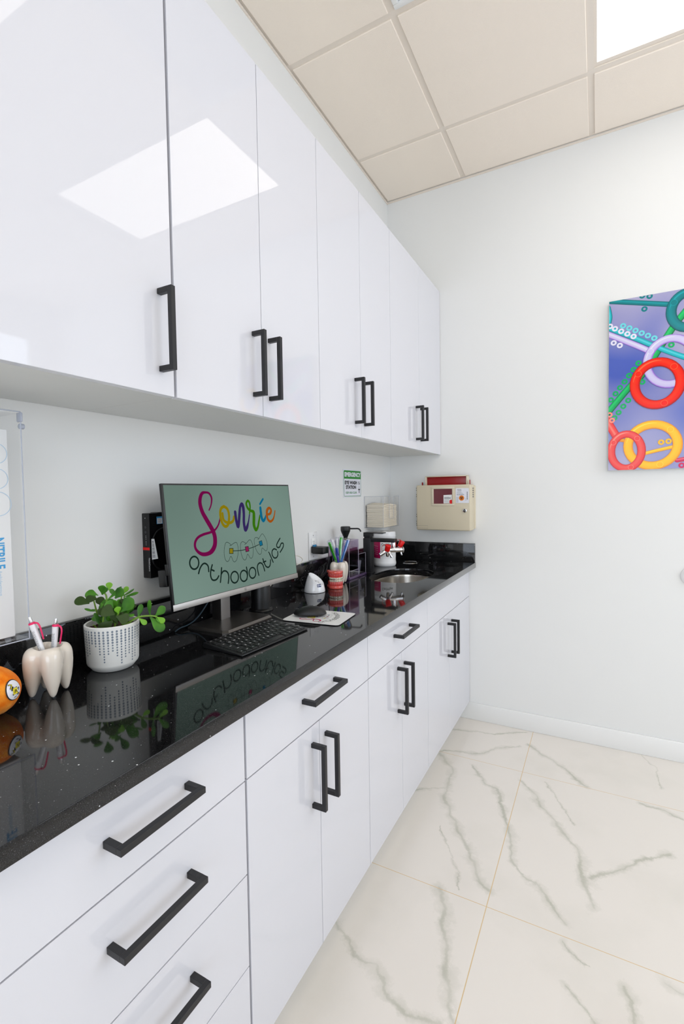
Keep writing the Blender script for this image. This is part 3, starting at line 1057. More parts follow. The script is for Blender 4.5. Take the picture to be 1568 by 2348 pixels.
# ================================================================== monitor
LOGO = {"S":[[-0.1214,0.0932],[-0.1113,0.1087],[-0.1068,0.1285],[-0.1148,0.1426],[-0.1289,0.1456],[-0.1423,0.1428],[-0.1512,0.1293],[-0.154,0.1119],[-0.1481,0.0884],[-0.1355,0.0663],[-0.1214,0.0438],[-0.1118,0.0252],[-0.1089,0.0071],[-0.1129,-0.0124],[-0.1256,-0.0269],[-0.1422,-0.0332],[-0.1628,-0.0326],[-0.1792,-0.0236],[-0.1879,-0.0103],[-0.186,0.0046],[-0.174,0.0168],[-0.1528,0.0237],[-0.1262,0.0274],[-0.1067,0.0328],[-0.0913,0.0457],[-0.0822,0.0613],[-0.0794,0.0712]],"o":[[-0.0596,0.102],[-0.0717,0.0963],[-0.0772,0.0833],[-0.0769,0.065],[-0.0713,0.0484],[-0.061,0.0406],[-0.0494,0.0449],[-0.0434,0.059],[-0.0408,0.0776],[-0.0463,0.0944],[-0.0596,0.102]],"o2":[[-0.0682,0.0809],[-0.0665,0.0624],[-0.0563,0.0536],[-0.0393,0.0505],[-0.0252,0.0559],[-0.0196,0.0682]],"n":[[-0.0124,0.0826],[-0.0118,0.0657],[-0.0097,0.0486],[-0.0055,0.0357],[0.0006,0.0523],[0.0068,0.0775],[0.0129,0.0986],[0.022,0.1069],[0.0267,0.096],[0.0267,0.0744],[0.0232,0.0509],[0.0238,0.0336],[0.0269,0.0227],[0.0364,0.0328],[0.0454,0.0496],[0.0536,0.0721]],"r":[[0.0541,0.0753],[0.0596,0.0948],[0.0587,0.1103],[0.0522,0.117],[0.0438,0.1106],[0.0435,0.1019],[0.0499,0.0908],[0.0619,0.0838],[0.0744,0.0788],[0.0737,0.0612],[0.0701,0.0393],[0.073,0.0258],[0.0788,0.0198],[0.0887,0.0291],[0.0965,0.0465],[0.1047,0.0663]],"i":[[0.1111,0.0919],[0.1113,0.075],[0.1123,0.0591],[0.1192,0.0474],[0.129,0.0537],[0.1361,0.0647]],"ac":[[0.1106,0.1044],[0.1289,0.121]],"e":[[0.1473,0.0676],[0.1605,0.0705],[0.1667,0.0819],[0.158,0.0896],[0.1462,0.0838],[0.1418,0.0714],[0.1432,0.0529],[0.1561,0.0429],[0.1718,0.049],[0.1814,0.0625],[0.1878,0.0787]],"t1":[[-0.0438,-0.0185],[-0.0512,-0.0126],[-0.0606,-0.0076],[-0.0682,-0.0109],[-0.0744,-0.0245],[-0.0775,-0.0404],[-0.0761,-0.0568],[-0.0688,-0.0663],[-0.0597,-0.063],[-0.0542,-0.0545],[-0.0499,-0.0529],[-0.0464,-0.0575],[-0.0428,-0.0673],[-0.036,-0.0713],[-0.0261,-0.0653],[-0.0184,-0.0495],[-0.0151,-0.031],[-0.0175,-0.016],[-0.0229,-0.0119],[-0.0338,-0.0144],[-0.0438,-0.0185],[-0.0507,-0.0199]],"t2":[[0.0238,-0.0201],[0.0151,-0.015],[0.006,-0.013],[-0.0017,-0.0186],[-0.0046,-0.0321],[-0.0031,-0.0492],[0.0015,-0.0646],[0.0098,-0.0716],[0.0184,-0.0667],[0.0231,-0.0566],[0.0266,-0.0549],[0.0307,-0.0597],[0.0359,-0.0679],[0.0421,-0.0697],[0.0495,-0.0641],[0.0546,-0.0473],[0.0547,-0.0298],[0.0489,-0.0139],[0.0413,-0.0101],[0.0326,-0.0145],[0.0238,-0.0201],[0.0164,-0.0226]],"t3":[[0.0877,-0.0105],[0.0799,-0.0062],[0.0699,-0.006],[0.0644,-0.0132],[0.0644,-0.0264],[0.0677,-0.0421],[0.0771,-0.0576],[0.0865,-0.0625],[0.094,-0.0584],[0.0964,-0.0475],[0.1016,-0.0432],[0.1078,-0.0477],[0.1173,-0.0544],[0.1252,-0.0496],[0.1285,-0.0352],[0.125,-0.0166],[0.1151,-0.001],[0.1072,0.004],[0.0976,-0.0017],[0.0877,-0.0105],[0.0823,-0.0126]],"q1":[[-0.0533,-0.0274],[-0.0374,-0.0292],[-0.0397,-0.0453],[-0.0555,-0.0434]],"q2":[[0.0175,-0.0302],[0.0325,-0.0301],[0.0337,-0.046],[0.0183,-0.0466]],"q3":[[0.0869,-0.0202],[0.101,-0.0177],[0.1042,-0.0331],[0.09,-0.0357]],"w1":[[-0.0376,-0.0372],[-0.0071,-0.0392],[0.0162,-0.0391]],"w2":[[0.0356,-0.0375],[0.0605,-0.0348],[0.0855,-0.0296]],"L1":[[-0.1806,-0.0549],[-0.1839,-0.0634],[-0.1908,-0.069],[-0.1993,-0.0702],[-0.2071,-0.0666],[-0.2121,-0.0594],[-0.2132,-0.0504],[-0.2099,-0.042],[-0.2032,-0.0364],[-0.1948,-0.035],[-0.1869,-0.0384],[-0.1816,-0.0457],[-0.1806,-0.0549]],"L2":[[-0.1852,-0.0845],[-0.1778,-0.0705],[-0.1665,-0.0606],[-0.1562,-0.0601],[-0.147,-0.0691],[-0.1465,-0.0847]],"L3":[[-0.1305,-0.0675],[-0.1378,-0.0821],[-0.1409,-0.0972],[-0.1367,-0.1096],[-0.1266,-0.1133],[-0.1168,-0.1109],[-0.109,-0.1033]],"L3b":[[-0.1367,-0.0803],[-0.1255,-0.0859]],"L4":[[-0.0944,-0.0815],[-0.0991,-0.1018],[-0.1048,-0.1229]],"L4b":[[-0.0974,-0.0991],[-0.0881,-0.0925],[-0.077,-0.0942],[-0.0696,-0.1024],[-0.0685,-0.1148],[-0.0731,-0.1313]],"L5":[[-0.0266,-0.1205],[-0.0301,-0.1288],[-0.0371,-0.1341],[-0.0457,-0.135],[-0.0536,-0.1313],[-0.0586,-0.1241],[-0.0596,-0.1152],[-0.0562,-0.107],[-0.0494,-0.1017],[-0.0408,-0.1006],[-0.0328,-0.1042],[-0.0276,-0.1115],[-0.0266,-0.1205]],"L6":[[0.0142,-0.1228],[0.0108,-0.131],[0.0039,-0.1363],[-0.0045,-0.1372],[-0.0122,-0.1336],[-0.0171,-0.1265],[-0.018,-0.1177],[-0.0146,-0.1096],[-0.0079,-0.1043],[0.0005,-0.1033],[0.0082,-0.1068],[0.0133,-0.1139],[0.0142,-0.1228]],"L6b":[[0.0142,-0.0951],[0.0158,-0.1167],[0.01,-0.1339]],"L7":[[0.0559,-0.1196],[0.0524,-0.1278],[0.0456,-0.1331],[0.0373,-0.1341],[0.0297,-0.1305],[0.0249,-0.1234],[0.024,-0.1147],[0.0274,-0.1066],[0.0341,-0.1013],[0.0424,-0.1002],[0.05,-0.1036],[0.055,-0.1107],[0.0559,-0.1196]],"L8":[[0.0694,-0.1294],[0.0657,-0.1057],[0.0716,-0.0933],[0.0839,-0.0906],[0.0947,-0.0987],[0.1011,-0.1198]],"L9":[[0.0977,-0.079],[0.1038,-0.0955],[0.1109,-0.1066],[0.1226,-0.1106],[0.1326,-0.104],[0.1371,-0.0875]],"L9b":[[0.0977,-0.0902],[0.1119,-0.0887]],"La":[[0.1352,-0.0655],[0.1501,-0.0972]],"Lab":[[0.1319,-0.061],[0.1328,-0.0621]],"Lb":[[0.1751,-0.0574],[0.1628,-0.0526],[0.1509,-0.0582],[0.1487,-0.0717],[0.1579,-0.0832],[0.1708,-0.0837],[0.1797,-0.0755],[0.1804,-0.0639]],"Lc":[[0.201,-0.0194],[0.1801,-0.0381],[0.1803,-0.0486],[0.1933,-0.05],[0.2049,-0.0382],[0.2164,-0.0394],[0.2144,-0.0511],[0.1942,-0.0678]]}
mx_, my_, mz_ = 0.1384, 1.1754, 1.185
yawm, tilt, MW, MH = 0.0318, 0.1001, 0.5668, 0.342
mr = Vector((math.sin(yawm), math.cos(yawm), 0))
mn = Vector((math.cos(yawm) * math.cos(tilt), -math.sin(yawm) * math.cos(tilt), math.sin(tilt)))
mu = mn.cross(mr)
if mu.z < 0:
    mu = -mu
mc = Vector((mx_, my_, mz_))
O = Vector((0.11, 1.155, ZT))
mon = thing('monitor', 'large flat monitor showing a colourful logo on a grey-green screen', 'monitor', O)


def mbox(x0, x1, y0, y1, d0, d1, bev=0.0):
    """box in monitor coordinates: x right, y up, d out of the screen"""
    bm2 = bmesh.new()
    bmesh.ops.create_cube(bm2, size=1.0)
    bmesh.ops.scale(bm2, vec=(x1 - x0, y1 - y0, d1 - d0), verts=bm2.verts)
    if bev:
        bmesh.ops.bevel(bm2, geom=list(bm2.edges), offset=bev, segments=2, profile=0.5, affect='EDGES')
    bmesh.ops.translate(bm2, vec=((x0 + x1) / 2, (y0 + y1) / 2, (d0 + d1) / 2), verts=bm2.verts)
    for v in bm2.verts:
        v.co = mc + mr * v.co.x + mu * v.co.y + mn * v.co.z
    bmesh.ops.recalc_face_normals(bm2, faces=bm2.faces)
    return bm2


b = B(O)
b.merge(mbox(-MW / 2, MW / 2, -MH / 2, MH / 2, -0.0085, 0.0, 0.0012))
b.merge(mbox(-MW / 2 + 0.06, MW / 2 - 0.06, -MH / 2 + 0.03, MH / 2 - 0.05, -0.03, -0.0085, 0.004))
b.build('housing', M['blackplastic'], mon)
b = B(O)
b.merge(mbox(-MW / 2, MW / 2, -MH / 2 - 0.0002, -MH / 2 + 0.0165, -0.0005, 0.0012, 0.0004))
b.build('chin', M['silver'], mon, label='silver strip under the screen')
MP = Plane(mc, mr, mu)
SCR = emis('screen grey green', (120, 148, 134), 1.0, 0.12)
# soft noise in the emission colour, standing in for viewing-angle dimming
nt = SCR.node_tree
pb = nt.nodes['Principled BSDF']
tc = nt.nodes.new('ShaderNodeTexCoord')
nz = nt.nodes.new('ShaderNodeTexNoise')
nz.inputs['Scale'].default_value = 2.2
nz.inputs['Detail'].default_value = 0
cr = nt.nodes.new('ShaderNodeValToRGB')
cr.color_ramp.elements[0].position = 0.3
cr.color_ramp.elements[0].color = lin((103, 125, 116))
cr.color_ramp.elements[1].position = 0.7
cr.color_ramp.elements[1].color = lin((121, 146, 136))
nt.links.new(tc.outputs['Object'], nz.inputs['Vector'])
nt.links.new(nz.outputs[0], cr.inputs[0])
nt.links.new(cr.outputs[0], pb.inputs['Emission Color'])
d = Draw(MP, O)
d.rect(-MW / 2 + 0.006, -MH / 2 + 0.0175, MW / 2 - 0.004, MH / 2 - 0.0045, SCR, 0.0004)
scr = d.build('screen', mon)
C_ = {k: emis('screen ' + k, v, 0.8, 0.1) for k, v in dict(S=(122, 8, 76), o=(150, 132, 10), n=(56, 42, 100), r=(58, 122, 10), i=(8, 112, 150), e=(172, 88, 20), k=(24, 44, 38), q1=(150, 134, 20), q2=(150, 34, 90), q3=(20, 116, 152)).items()}
PXU = 0.0000029


def draw_logo(d, f, cols, k, h, sw=1.0):
    """f maps logo coordinates to the plane, k scales stroke widths"""
    g = lambda n: [f(p) for p in LOGO[n]]
    wS = [0.005, 0.0055, 0.0075, 0.0075, 0.0075, 0.011, 0.0135, 0.0145, 0.015, 0.016, 0.0165, 0.0165, 0.017, 0.017, 0.016, 0.013, 0.012, 0.010, 0.009, 0.009, 0.0085, 0.0085, 0.008, 0.007, 0.006, 0.006, 0.005]
    wS = [w * 0.92 * k for w in wS]
    d.stroke(g('S'), wS, cols['S'], h)
    d.stroke(g('o'), 0.0095 * k, cols['o'], h + 0.0001, closed=False)
    d.stroke(g('o2'), 0.009 * k, cols['o'], h + 0.0001)
    nn = [0.0115] * len(LOGO['n'])
    nn[6:9] = [0.010, 0.012, 0.013]
    nn[-1] = 0.005
    nn[-2] = 0.006
    d.stroke(g('n'), [w * k for w in nn], cols['n'], h + 0.0002)
    rr = [0.006, 0.007, 0.008, 0.008, 0.008, 0.009, 0.009, 0.009, 0.012, 0.0135, 0.013, 0.012, 0.011, 0.009, 0.008, 0.006]
    d.stroke(g('r'), [w * k for w in rr], cols['r'], h + 0.0003)
    d.stroke(g('i'), [0.011 * k, 0.012 * k, 0.012 * k, 0.011 * k, 0.009 * k, 0.006 * k], cols['i'], h + 0.0004)
    d.stroke(g('ac'), 0.0075 * k, cols['i'], h + 0.0004)
    d.stroke(g('e'), [0.008 * k, 0.0095 * k, 0.0095 * k, 0.0095 * k, 0.011 * k, 0.011 * k, 0.010 * k, 0.009 * k, 0.008 * k, 0.006 * k, 0.005 * k], cols['e'], h + 0.0005)
    for q in ('t1', 't2', 't3'):
        d.stroke(g(q), 0.0014 * k * sw, cols['k'], h)
    for q in ('w1', 'w2'):
        d.stroke(g(q), 0.0022 * k * sw, cols['k'], h + 0.0001)
    for q in ('q1', 'q2', 'q3'):
        pts = g(q)
        cx = sum(p[0] for p in pts) / 4
        cy = sum(p[1] for p in pts) / 4
        d.poly([(cx + (x - cx) * 1.12, cy + (y - cy) * 1.08) for x, y in pts], cols['k'], h + 0.0002)
        d.poly([(cx + (x - cx) * 0.84, cy + (y - cy) * 0.87) for x, y in pts], cols[q], h + 0.0003)
    for q in LOGO:
        if q[0] == 'L':
            d.stroke(g(q), 0.0049 * k * sw, cols['k'], h + 0.0001)


d = Draw(MP, O)
draw_logo(d, lambda p: p, C_, 1.0, 0.0006)
d.build('screen_logo', scr)
# maker's mark on the chin: small ringed pair of letters
d = Draw(MP, O)
ym = -MH / 2 + 0.0082
d.disc(0.0, ym, 0.0058, M['ink'], 0.0014, 24)
d.disc(0.0, ym, 0.0052, M['silver'], 0.0015, 24)
d.stroke([(-0.0022, ym - 0.002), (-0.0010, ym + 0.0035)], 0.0008, M['ink'], 0.0016, 0)
d.stroke([(-0.0017, ym + 0.0006), (-0.0004, ym + 0.001), (-0.001, ym - 0.002)], 0.0007, M['ink'], 0.0016, 0)
d.stroke([(0.0002, ym - 0.0038), (0.0014, ym + 0.0012)], 0.0008, M['ink'], 0.0016, 0)
d.stroke([(0.0014, ym + 0.0012), (0.0026, ym + 0.0006), (0.0019, ym - 0.0016), (0.0008, ym - 0.0016)], 0.0007, M['ink'], 0.0016, 0)
d.build('maker_mark', mon)
# neck, slot and foot
b = B(O)
b.box((0.045, 1.139, ZT + 0.008), (0.0815, 1.183, 1.12), 0.003)
b.build('neck', M['darkneck'], mon)
nk = B(O).box((0.0816, 1.1405, ZT + 0.0085), (0.0832, 1.1825, 1.12), 0.0006).build('neck_front', M['silver'], mon, label='light silver front plate of the neck')
B(O).box((0.0833, 1.158, 0.997), (0.0836, 1.166, 1.04)).build('slot', M['deepblack'], nk, smooth=False)
B(O).box((0.046, 1.135, 1.12), (0.108, 1.187, 1.19), 0.004).build('hinge_block', M['blackplastic'], mon)
b = B(O)
pts = [(0.026, 1.062), (0.030, 1.05), (0.172, 1.046), (0.188, 1.056), (0.190, 1.262), (0.178, 1.270), (0.036, 1.268), (0.026, 1.258)]
bm2 = bmesh.new()
lo = [bm2.verts.new((x, y, ZT + 0.0002)) for x, y in pts]
mi_ = [bm2.verts.new((x, y, ZT + 0.004)) for x, y in pts]
cx, cy = 0.108, 1.158
hi = [bm2.verts.new((cx + (x - cx) * 0.93, cy + (y - cy) * 0.95, ZT + 0.0105)) for x, y in pts]
for A, C in ((lo, mi_), (mi_, hi)):
    for k in range(8):
        bm2.faces.new((A[k], A[(k + 1) % 8], C[(k + 1) % 8], C[k]))
bm2.faces.new(hi)
bm2.faces.new(list(reversed(lo)))
bmesh.ops.recalc_face_normals(bm2, faces=bm2.faces)
b.merge(bm2)
b.build('foot', M['taupe'], mon, ang=15)
b = B(O)
b.merge(mbox(-MW / 2 - 0.004, -MW / 2 + 0.02, -0.105, -0.06, -0.042, -0.013, 0.002))
b.merge(mbox(-MW / 2 - 0.0025, -MW / 2 + 0.002, -0.075, -0.045, -0.014, -0.002, 0.001))
b.build('cable_clip', M['blackplastic'], mon)

# ------------------------------------------------------------------ mini computer on the wall
O = Vector((0.001, 0.919, 1.0905))
pc = thing('mini_computer', 'slim black mini computer mounted on the wall behind the monitor', 'computer', O)
y0, y1, z0, z1, xt = 0.919, 1.115, 1.0905, 1.2735, 0.0315
B(O).box((0.001, y0, z0), (xt, y1, z1), 0.002).build('case', M['deepblack'], pc)
B(O).box((0.001, y0 + 0.03, z1 - 0.001), (0.03, y1 - 0.03, z1 + 0.0012), 0.0005).build('wall_bracket', M['softblack'], pc)
FP = Plane((0.0162, y0, (z0 + z1) / 2), (1, 0, 0), (0, 0, 1))      # narrow front, normal -y
FP.n = Vector((0, -1, 0))
d = Draw(FP, O)
d.rect(-0.0138, -0.012, 0.0138, -0.0045, M['red'], 0.0004)
build_red = d.build('red_stripe', pc)
mesh_m = mat('vent mesh', (16, 18, 18), 0.6)
d = Draw(FP, O)
for r_ in range(22):
    for c_ in range(9):
        d.disc(-0.0125 + c_ * 0.0031 + (r_ % 2) * 0.0018, -0.016 - r_ * 0.0032, 0.0011, M['softblack'], 0.0004, 6)
d.build('grille', pc)
d = Draw(FP, O)
d.disc(-0.001, 0.078, 0.0012, M['white'], 0.0005, 10)
for zz in (0.052, 0.0385):
    d.disc(-0.001, zz, 0.0027, M['greyink'], 0.0004, 14)
    d.disc(-0.001, zz, 0.0020, M['deepblack'], 0.0005, 14)
for zz in (0.028, 0.024, 0.019, 0.012, 0.008, 0.003):
    d.rect(-0.0003, zz - 0.0012, 0.0008, zz + 0.0012, M['white'], 0.0005)
d.build('port_marking', pc)
d = Draw(FP, O)
d.text('ThinkCentre', 0.0115, -0.052, 0.0075, M['white'], 0.0006, rot=-PI / 2, bold=0.0)
d.build('lettering', pc)
SP = Plane((xt, 1.0, 1.18), (0, 1, 0), (0, 0, 1))
d = Draw(SP, O)
d.rect(-0.056, 0.062, -0.034, 0.083, M['blue'], 0.0004)
d.rect(-0.054, 0.063, -0.0365, 0.0785, M['paper'], 0.0005)
for k in range(4):
    d.rect(-0.051, 0.066 + k * 0.003, -0.0395, 0.0668 + k * 0.003, M['greyink'], 0.0006)
d.build('badge_sticker', pc)
for k in range(8):
    pass
b = B(O)
for k in range(7):
    b.box((xt - 0.0002, 0.929, 1.232 + k * 0.0052), (xt + 0.0003, 0.937, 1.234 + k * 0.0052))
b.build('vent_slots', M['softblack'], pc, smooth=False)
# the wire with its barcode label
O = Vector((0.045, 0.95, 1.2))
cw = thing('cable', 'black cable with a white barcode tag, hanging on the mini computer', 'cable', O)
B(O).tube([(0.050, 1.10, 1.222), (0.046, 1.01, 1.2375), (0.040, 0.950, 1.228), (0.0365, 0.929, 1.208), (0.0355, 0.9235, 1.18), (0.036, 0.928, 1.13), (0.040, 0.97, 1.105), (0.05, 1.05, 1.11)], 0.0022).build('wire', M['cable'], cw)
TP = Plane((0.0385, 0.9235, 1.168), (0.35, 0.93, 0), (0, 0, 1))
d = Draw(TP, O)
d.poly([(-0.004, 0.034), (0.004, 0.034), (0.013, -0.023), (-0.004, -0.024)], M['paper'], 0.0)
for k in range(14):
    d.rect(-0.0025, 0.026 - k * 0.0034, 0.002 + 0.0035 * (k / 13.0), 0.0276 - k * 0.0034 - (k % 3) * 0.0004, M['ink'], 0.0003)
d.build('tag', cw)

# ------------------------------------------------------------------ cylinder behind the monitor
t = thing('speaker', 'black cylinder with a flared round foot standing behind the monitor', 'speaker', (0.088, 1.337, ZT))
B().lathe([(0, 0), (0.0415, 0), (0.042, 0.003), (0.040, 0.006), (0.034, 0.009), (0.0335, 0.02), (0.0335, 0.02), (0.0335, 0.165), (0.031, 0.17), (0, 0.17)]).build('body', M['blackplastic'], t)
B().lathe([(0, 0.17), (0.027, 0.1705), (0.0265, 0.172), (0, 0.173)]).build('top', M['softblack'], t)
# white usb lead looping from behind the monitor
tag(B().tube([(0.012, 1.60, 1.07), (0.03, 1.66, 1.063), (0.028, 1.70, 1.045), (0.026, 1.695, 1.030), (0.0255, 1.66, 1.0245), (0.0248, 1.58, 1.018), (0.0225, 1.5, 0.98), (0.022, 1.42, 0.93), (0.023, 1.38, 0.9175)], 0.0018).build('cable', M['whitecable']), 'off-white charging lead curling out at the right side of the monitor', 'cable')
tag(B().tube([(0.05, 1.125, 0.99), (0.036, 1.105, 0.955), (0.034, 1.075, 0.9345), (0.034, 1.045, 0.927), (0.031, 1.02, 0.9245), (0.026, 1.004, 0.9165)], 0.002).build('cable', mat('teal cable', (40, 62, 74), 0.4)), 'thin dark teal cable drooping behind the monitor neck', 'cable')

# ------------------------------------------------------------------ keyboard
kang = 0.075
KC = Vector((0.291, 1.064, ZT))
kb = thing('keyboard', 'compact black keyboard lying in front of the monitor foot', 'keyboard', KC, rz=-kang)
KL, KW = 0.276, 0.142      # along y, along x


def kz(x):                 # sloping top: the rear (towards the wall, -x) is higher
    return 0.0105 - (x / KW) * 0.010


bm2 = bmesh.new()
bmesh.ops.create_cube(bm2, size=1.0)
bmesh.ops.scale(bm2, vec=(KW, KL, 1), verts=bm2.verts)
for v in bm2.verts:
    v.co.z = kz(v.co.x) if v.co.z > 0 else 0.0006
bmesh.ops.bevel(bm2, geom=list(bm2.edges), offset=0.0025, segments=2, profile=0.5, affect='EDGES')
b = B()
b.merge(bm2)
b.build('case', M['softblack'], kb)
KM = 0.0055
rows = [
    (['esc', 'F1', 'F2', 'F3', 'F4', 'F5', 'F6', 'F7', 'F8', 'F9', 'F10', 'F11', 'F12', 'ins', 'del'], [1] * 15, 0.62),
    (['`', '1', '2', '3', '4', '5', '6', '7', '8', '9', '0', '-', '=', 'back'], [1] * 13 + [2], 1.0),
    (['tab', 'Q', 'W', 'E', 'R', 'T', 'Y', 'U', 'I', 'O', 'P', '[', ']', '\\'], [1.5] + [1] * 12 + [1.5], 1.0),
    (['caps', 'A', 'S', 'D', 'F', 'G', 'H', 'J', 'K', 'L', ';', "'", 'enter'], [1.8] + [1] * 11 + [2.2], 1.0),
    (['shift', 'Z', 'X', 'C', 'V', 'B', 'N', 'M', ',', '.', '/', 'shift', '^'], [2.2] + [1] * 10 + [1.8, 1], 1.0),
    (['fn', 'ctrl', 'win', 'alt', '', 'alt', 'ctrl', '<', 'v', '>'], [1, 1.25, 1.25, 1.25, 5, 1.25, 1, 1, 1, 1], 1.0)]
tot = sum(r[2] for r in rows)
cell_x = (KW - 2 * KM) / tot
x = -KW / 2 + KM
slope = -0.010 / KW
keymesh = {}
leg_plane = Plane((0, 0, 0), (0, 1, 0), (-1, 0, -slope))
dl = Draw(leg_plane)
TL = M['tb_white']
for names, ws, hrow in rows:
    hx = cell_x * hrow
    uw = (KL - 2 * KM) / sum(ws)
    y = -KL / 2 + KM
    for nm, w in zip(names, ws):
        kw = uw * w
        key = (round(hx, 4), round(kw, 4))
        cxk, cyk = x + hx / 2, y + kw / 2
        if key not in keymesh:
            bm3 = bmesh.new()
            bmesh.ops.create_cube(bm3, size=1.0)
            bmesh.ops.scale(bm3, vec=(hx - 0.0022, kw - 0.0022, 0.0026), verts=bm3.verts)
            for v in bm3.verts:
                if v.co.z > 0:
                    v.co.x *= 0.92
                    v.co.y *= 0.94
            bmesh.ops.bevel(bm3, geom=list(bm3.edges), offset=0.0005, segments=1, affect='EDGES')
            bmesh.ops.rotate(bm3, cent=(0, 0, 0), matrix=Matrix.Rotation(math.atan(-slope), 3, 'Y'), verts=bm3.verts)
            kk = B()
            kk.merge(bm3)
            ob = kk.build('key', M['keyblack'], kb)
            keymesh[key] = ob
        else:
            ob = keymesh[key].copy()
            COL.objects.link(ob)
        ob.location = (cxk, cyk, kz(cxk) + 0.0013)
        if nm:
            sz = 0.0078 if len(nm) == 1 else 0.0044
            sx = -(cxk + 0.0006)
            dl.text(nm, cyk, -cxk / leg_plane.u.x * leg_plane.u.x, sz, TL, 0.0105 + 0.0031, bold=0.00012)
        y += kw
    x += hx
dl.build('key_legends', kb)

# ------------------------------------------------------------------ mouse pad and mouse
o = Vector((0.330, 1.335, ZT))
pad = thing('mouse_pad', 'white mouse pad with black edge, printed with the same colourful logo', 'mouse pad', o, rz=0.10)
pts = superell(0, 0, 0.1, 0.0795, 14, 64)
B().prism(pts, 0.0003, 0.0026).build('base', M['rubber'], pad)
B().prism([(a * 0.995, c_ * 0.995) for a, c_ in pts], 0.0026, 0.0032).build('surface', M['white'], pad)
PP = Plane((0, 0, 0.0032), (0, 1, 0), (-1, 0, 0))
d = Draw(PP)
pc_ = dict(S=M['magenta'], o=M['yellow'], n=M['tb_violet'], r=M['tb_green'], i=M['tb_sky'], e=mat('orange print', (240, 130, 30), 0.6), k=M['ink'], q1=M['yellow'], q2=M['magenta'], q3=M['tb_sky'])
draw_logo(d, lambda p: ((p[0] - 0.01) * 0.30, p[1] * 0.42 - 0.010), pc_, 0.36, 0.0002, 0.9)
d.build('print', pad)

mo = thing('mouse', 'low black wireless mouse resting on the white mouse pad', 'mouse', (0.296, 1.330, ZT + 0.0034), rz=math.radians(24))
b = B()
bm2 = bmesh.new()
bmesh.ops.create_uvsphere(bm2, u_segments=36, v_segments=20, radius=1)
for v in bm2.verts:
    x, y, z = v.co
    zz = z if z > 0 else z * 0.28
    sx = 0.055
    sy = 0.0315 * (1 - 0.08 * math.cos(x * PI))
    hump = 1.0 - 0.22 * (x * -1 + 0.2) ** 2
    v.co = (x * sx, y * sy, 0.0075 + zz * 0.0265 * (hump if z > 0 else 1))
b.merge(bm2)
b.build('body', M['softblack'], mo)
B().box((-0.052, -0.0012, 0.0185), (-0.02, 0.0012, 0.0245), 0.0005).build('button_seam', M['deepblack'], mo)
B().cyl((-0.031, -0.0032, 0.0235), (-0.031, 0.0032, 0.0235), 0.006).build('scroll_wheel', M['rubber'], mo)
d = Draw(Plane((0.014, -0.004, 0.0342), (0, 1, 0), (-1, 0, 0)))
d.stroke([(-0.004, -0.001), (0.006, 0.001)], 0.0014, M['paper'], 0.0005, 0)
d.build('maker_mark', mo)

# ================================================================== things on the left wall
O = Vector((0.0006, 2.131, 1.2985))
sg = thing('wall_sign', 'green and white emergency eye wash station sign on the left wall', 'sign', O)
SW, SH = 0.206, 0.1435
B(O).box((0.0006, 2.131, 1.2985), (0.0024, 2.131 + SW, 1.2985 + SH), 0.0008).build('plate', M['signwhite'], sg)
P_ = Plane((0.0024, 2.131 + SW / 2, 1.2985 + SH / 2), (0, 1, 0), (0, 0, 1))
d = Draw(P_, O)
w2, h2 = SW / 2, SH / 2
d.rect(-w2 + 0.005, -h2 + 0.005, w2 - 0.005, h2 - 0.005, M['green'], 0.0003, 0.008)
d.rect(-w2 + 0.008, -h2 + 0.0075, w2 - 0.008, 0.024, M['signwhite'], 0.0005, 0.003)
d.text('EMERGENCY', 0, 0.045, 0.029, M['signwhite'], 0.0007, width=SW - 0.022, bold=0.0015)
d.text('EYE WASH', -0.019, 0.0035, 0.0235, M['ink'], 0.0007, width=0.138, bold=0.0013)
d.text('STATION', -0.019, -0.020, 0.0235, M['ink'], 0.0007, width=0.116, bold=0.0013)
d.text('KEEP AREA CLEAR', -0.016, -0.048, 0.0145, M['signgreen2'], 0.0007, width=0.126, bold=0.0004)
d.disc(0.074, 0.003, 0.0115, M['greyink'], 0.0006, 20, 0.010)
d.disc(0.074, 0.003, 0.009, M['signwhite'], 0.0007, 20, 0.008)
d.stroke([(0.070, 0.007), (0.074, 0.002), (0.078, -0.001)], 0.005, M['ink'], 0.0008)
d.rect(0.064, -0.034, 0.086, -0.028, M['ink'], 0.0007)
d.rect(0.072, -0.050, 0.0785, -0.034, M['ink'], 0.0007)
for k in range(3):
    d.rect(0.070 + k * 0.004, -0.025, 0.0712 + k * 0.004, -0.013, M['greyink'], 0.0007)
d.build('print', sg)

O = Vector((0.0006, 1.829, 1.085))
ot = thing('power_outlet', 'white double wall socket behind the black plug adapter', 'outlet', O)
B(O).box((0.0006, 1.7937, 1.0232), (0.0055, 1.8645, 1.148), 0.002).build('face_plate', M['white'], ot)
b = B(O)
b.box((0.0055, 1.812, 1.051), (0.0078, 1.846, 1.120), 0.0012)
b.build('receptacle', M['trim'], ot)
d = Draw(Plane((0.0079, 1.829, 1.085), (0, 1, 0), (0, 0, 1)), O)
for zz in (0.018, -0.018):
    d.rect(-0.0065, zz - 0.001, -0.0045, zz + 0.006, M['ink'], 0.0002)
    d.rect(0.0045, zz - 0.001, 0.006, zz + 0.0055, M['ink'], 0.0002)
    d.disc(0, zz - 0.006, 0.0021, M['ink'], 0.0002)
d.build('slots', ot)
d = Draw(Plane((0.0056, 1.829, 1.085), (0, 1, 0), (0, 0, 1)), O)
for zz in (0.0475, -0.0475):
    d.disc(0, zz, 0.0028, M['silver'], 0.0002)
d.build('screws', ot)
O = Vector((0.0082, 1.829, 1.068))
ad = thing('plug_adapter', 'black plug-in power adapter sticking out of the wall socket', 'adapter', O)
B(O).box((0.0082, 1.806, 1.0555), (0.0125, 1.852, 1.0845), 0.001).build('plug_base', M['blackplastic'], ad)
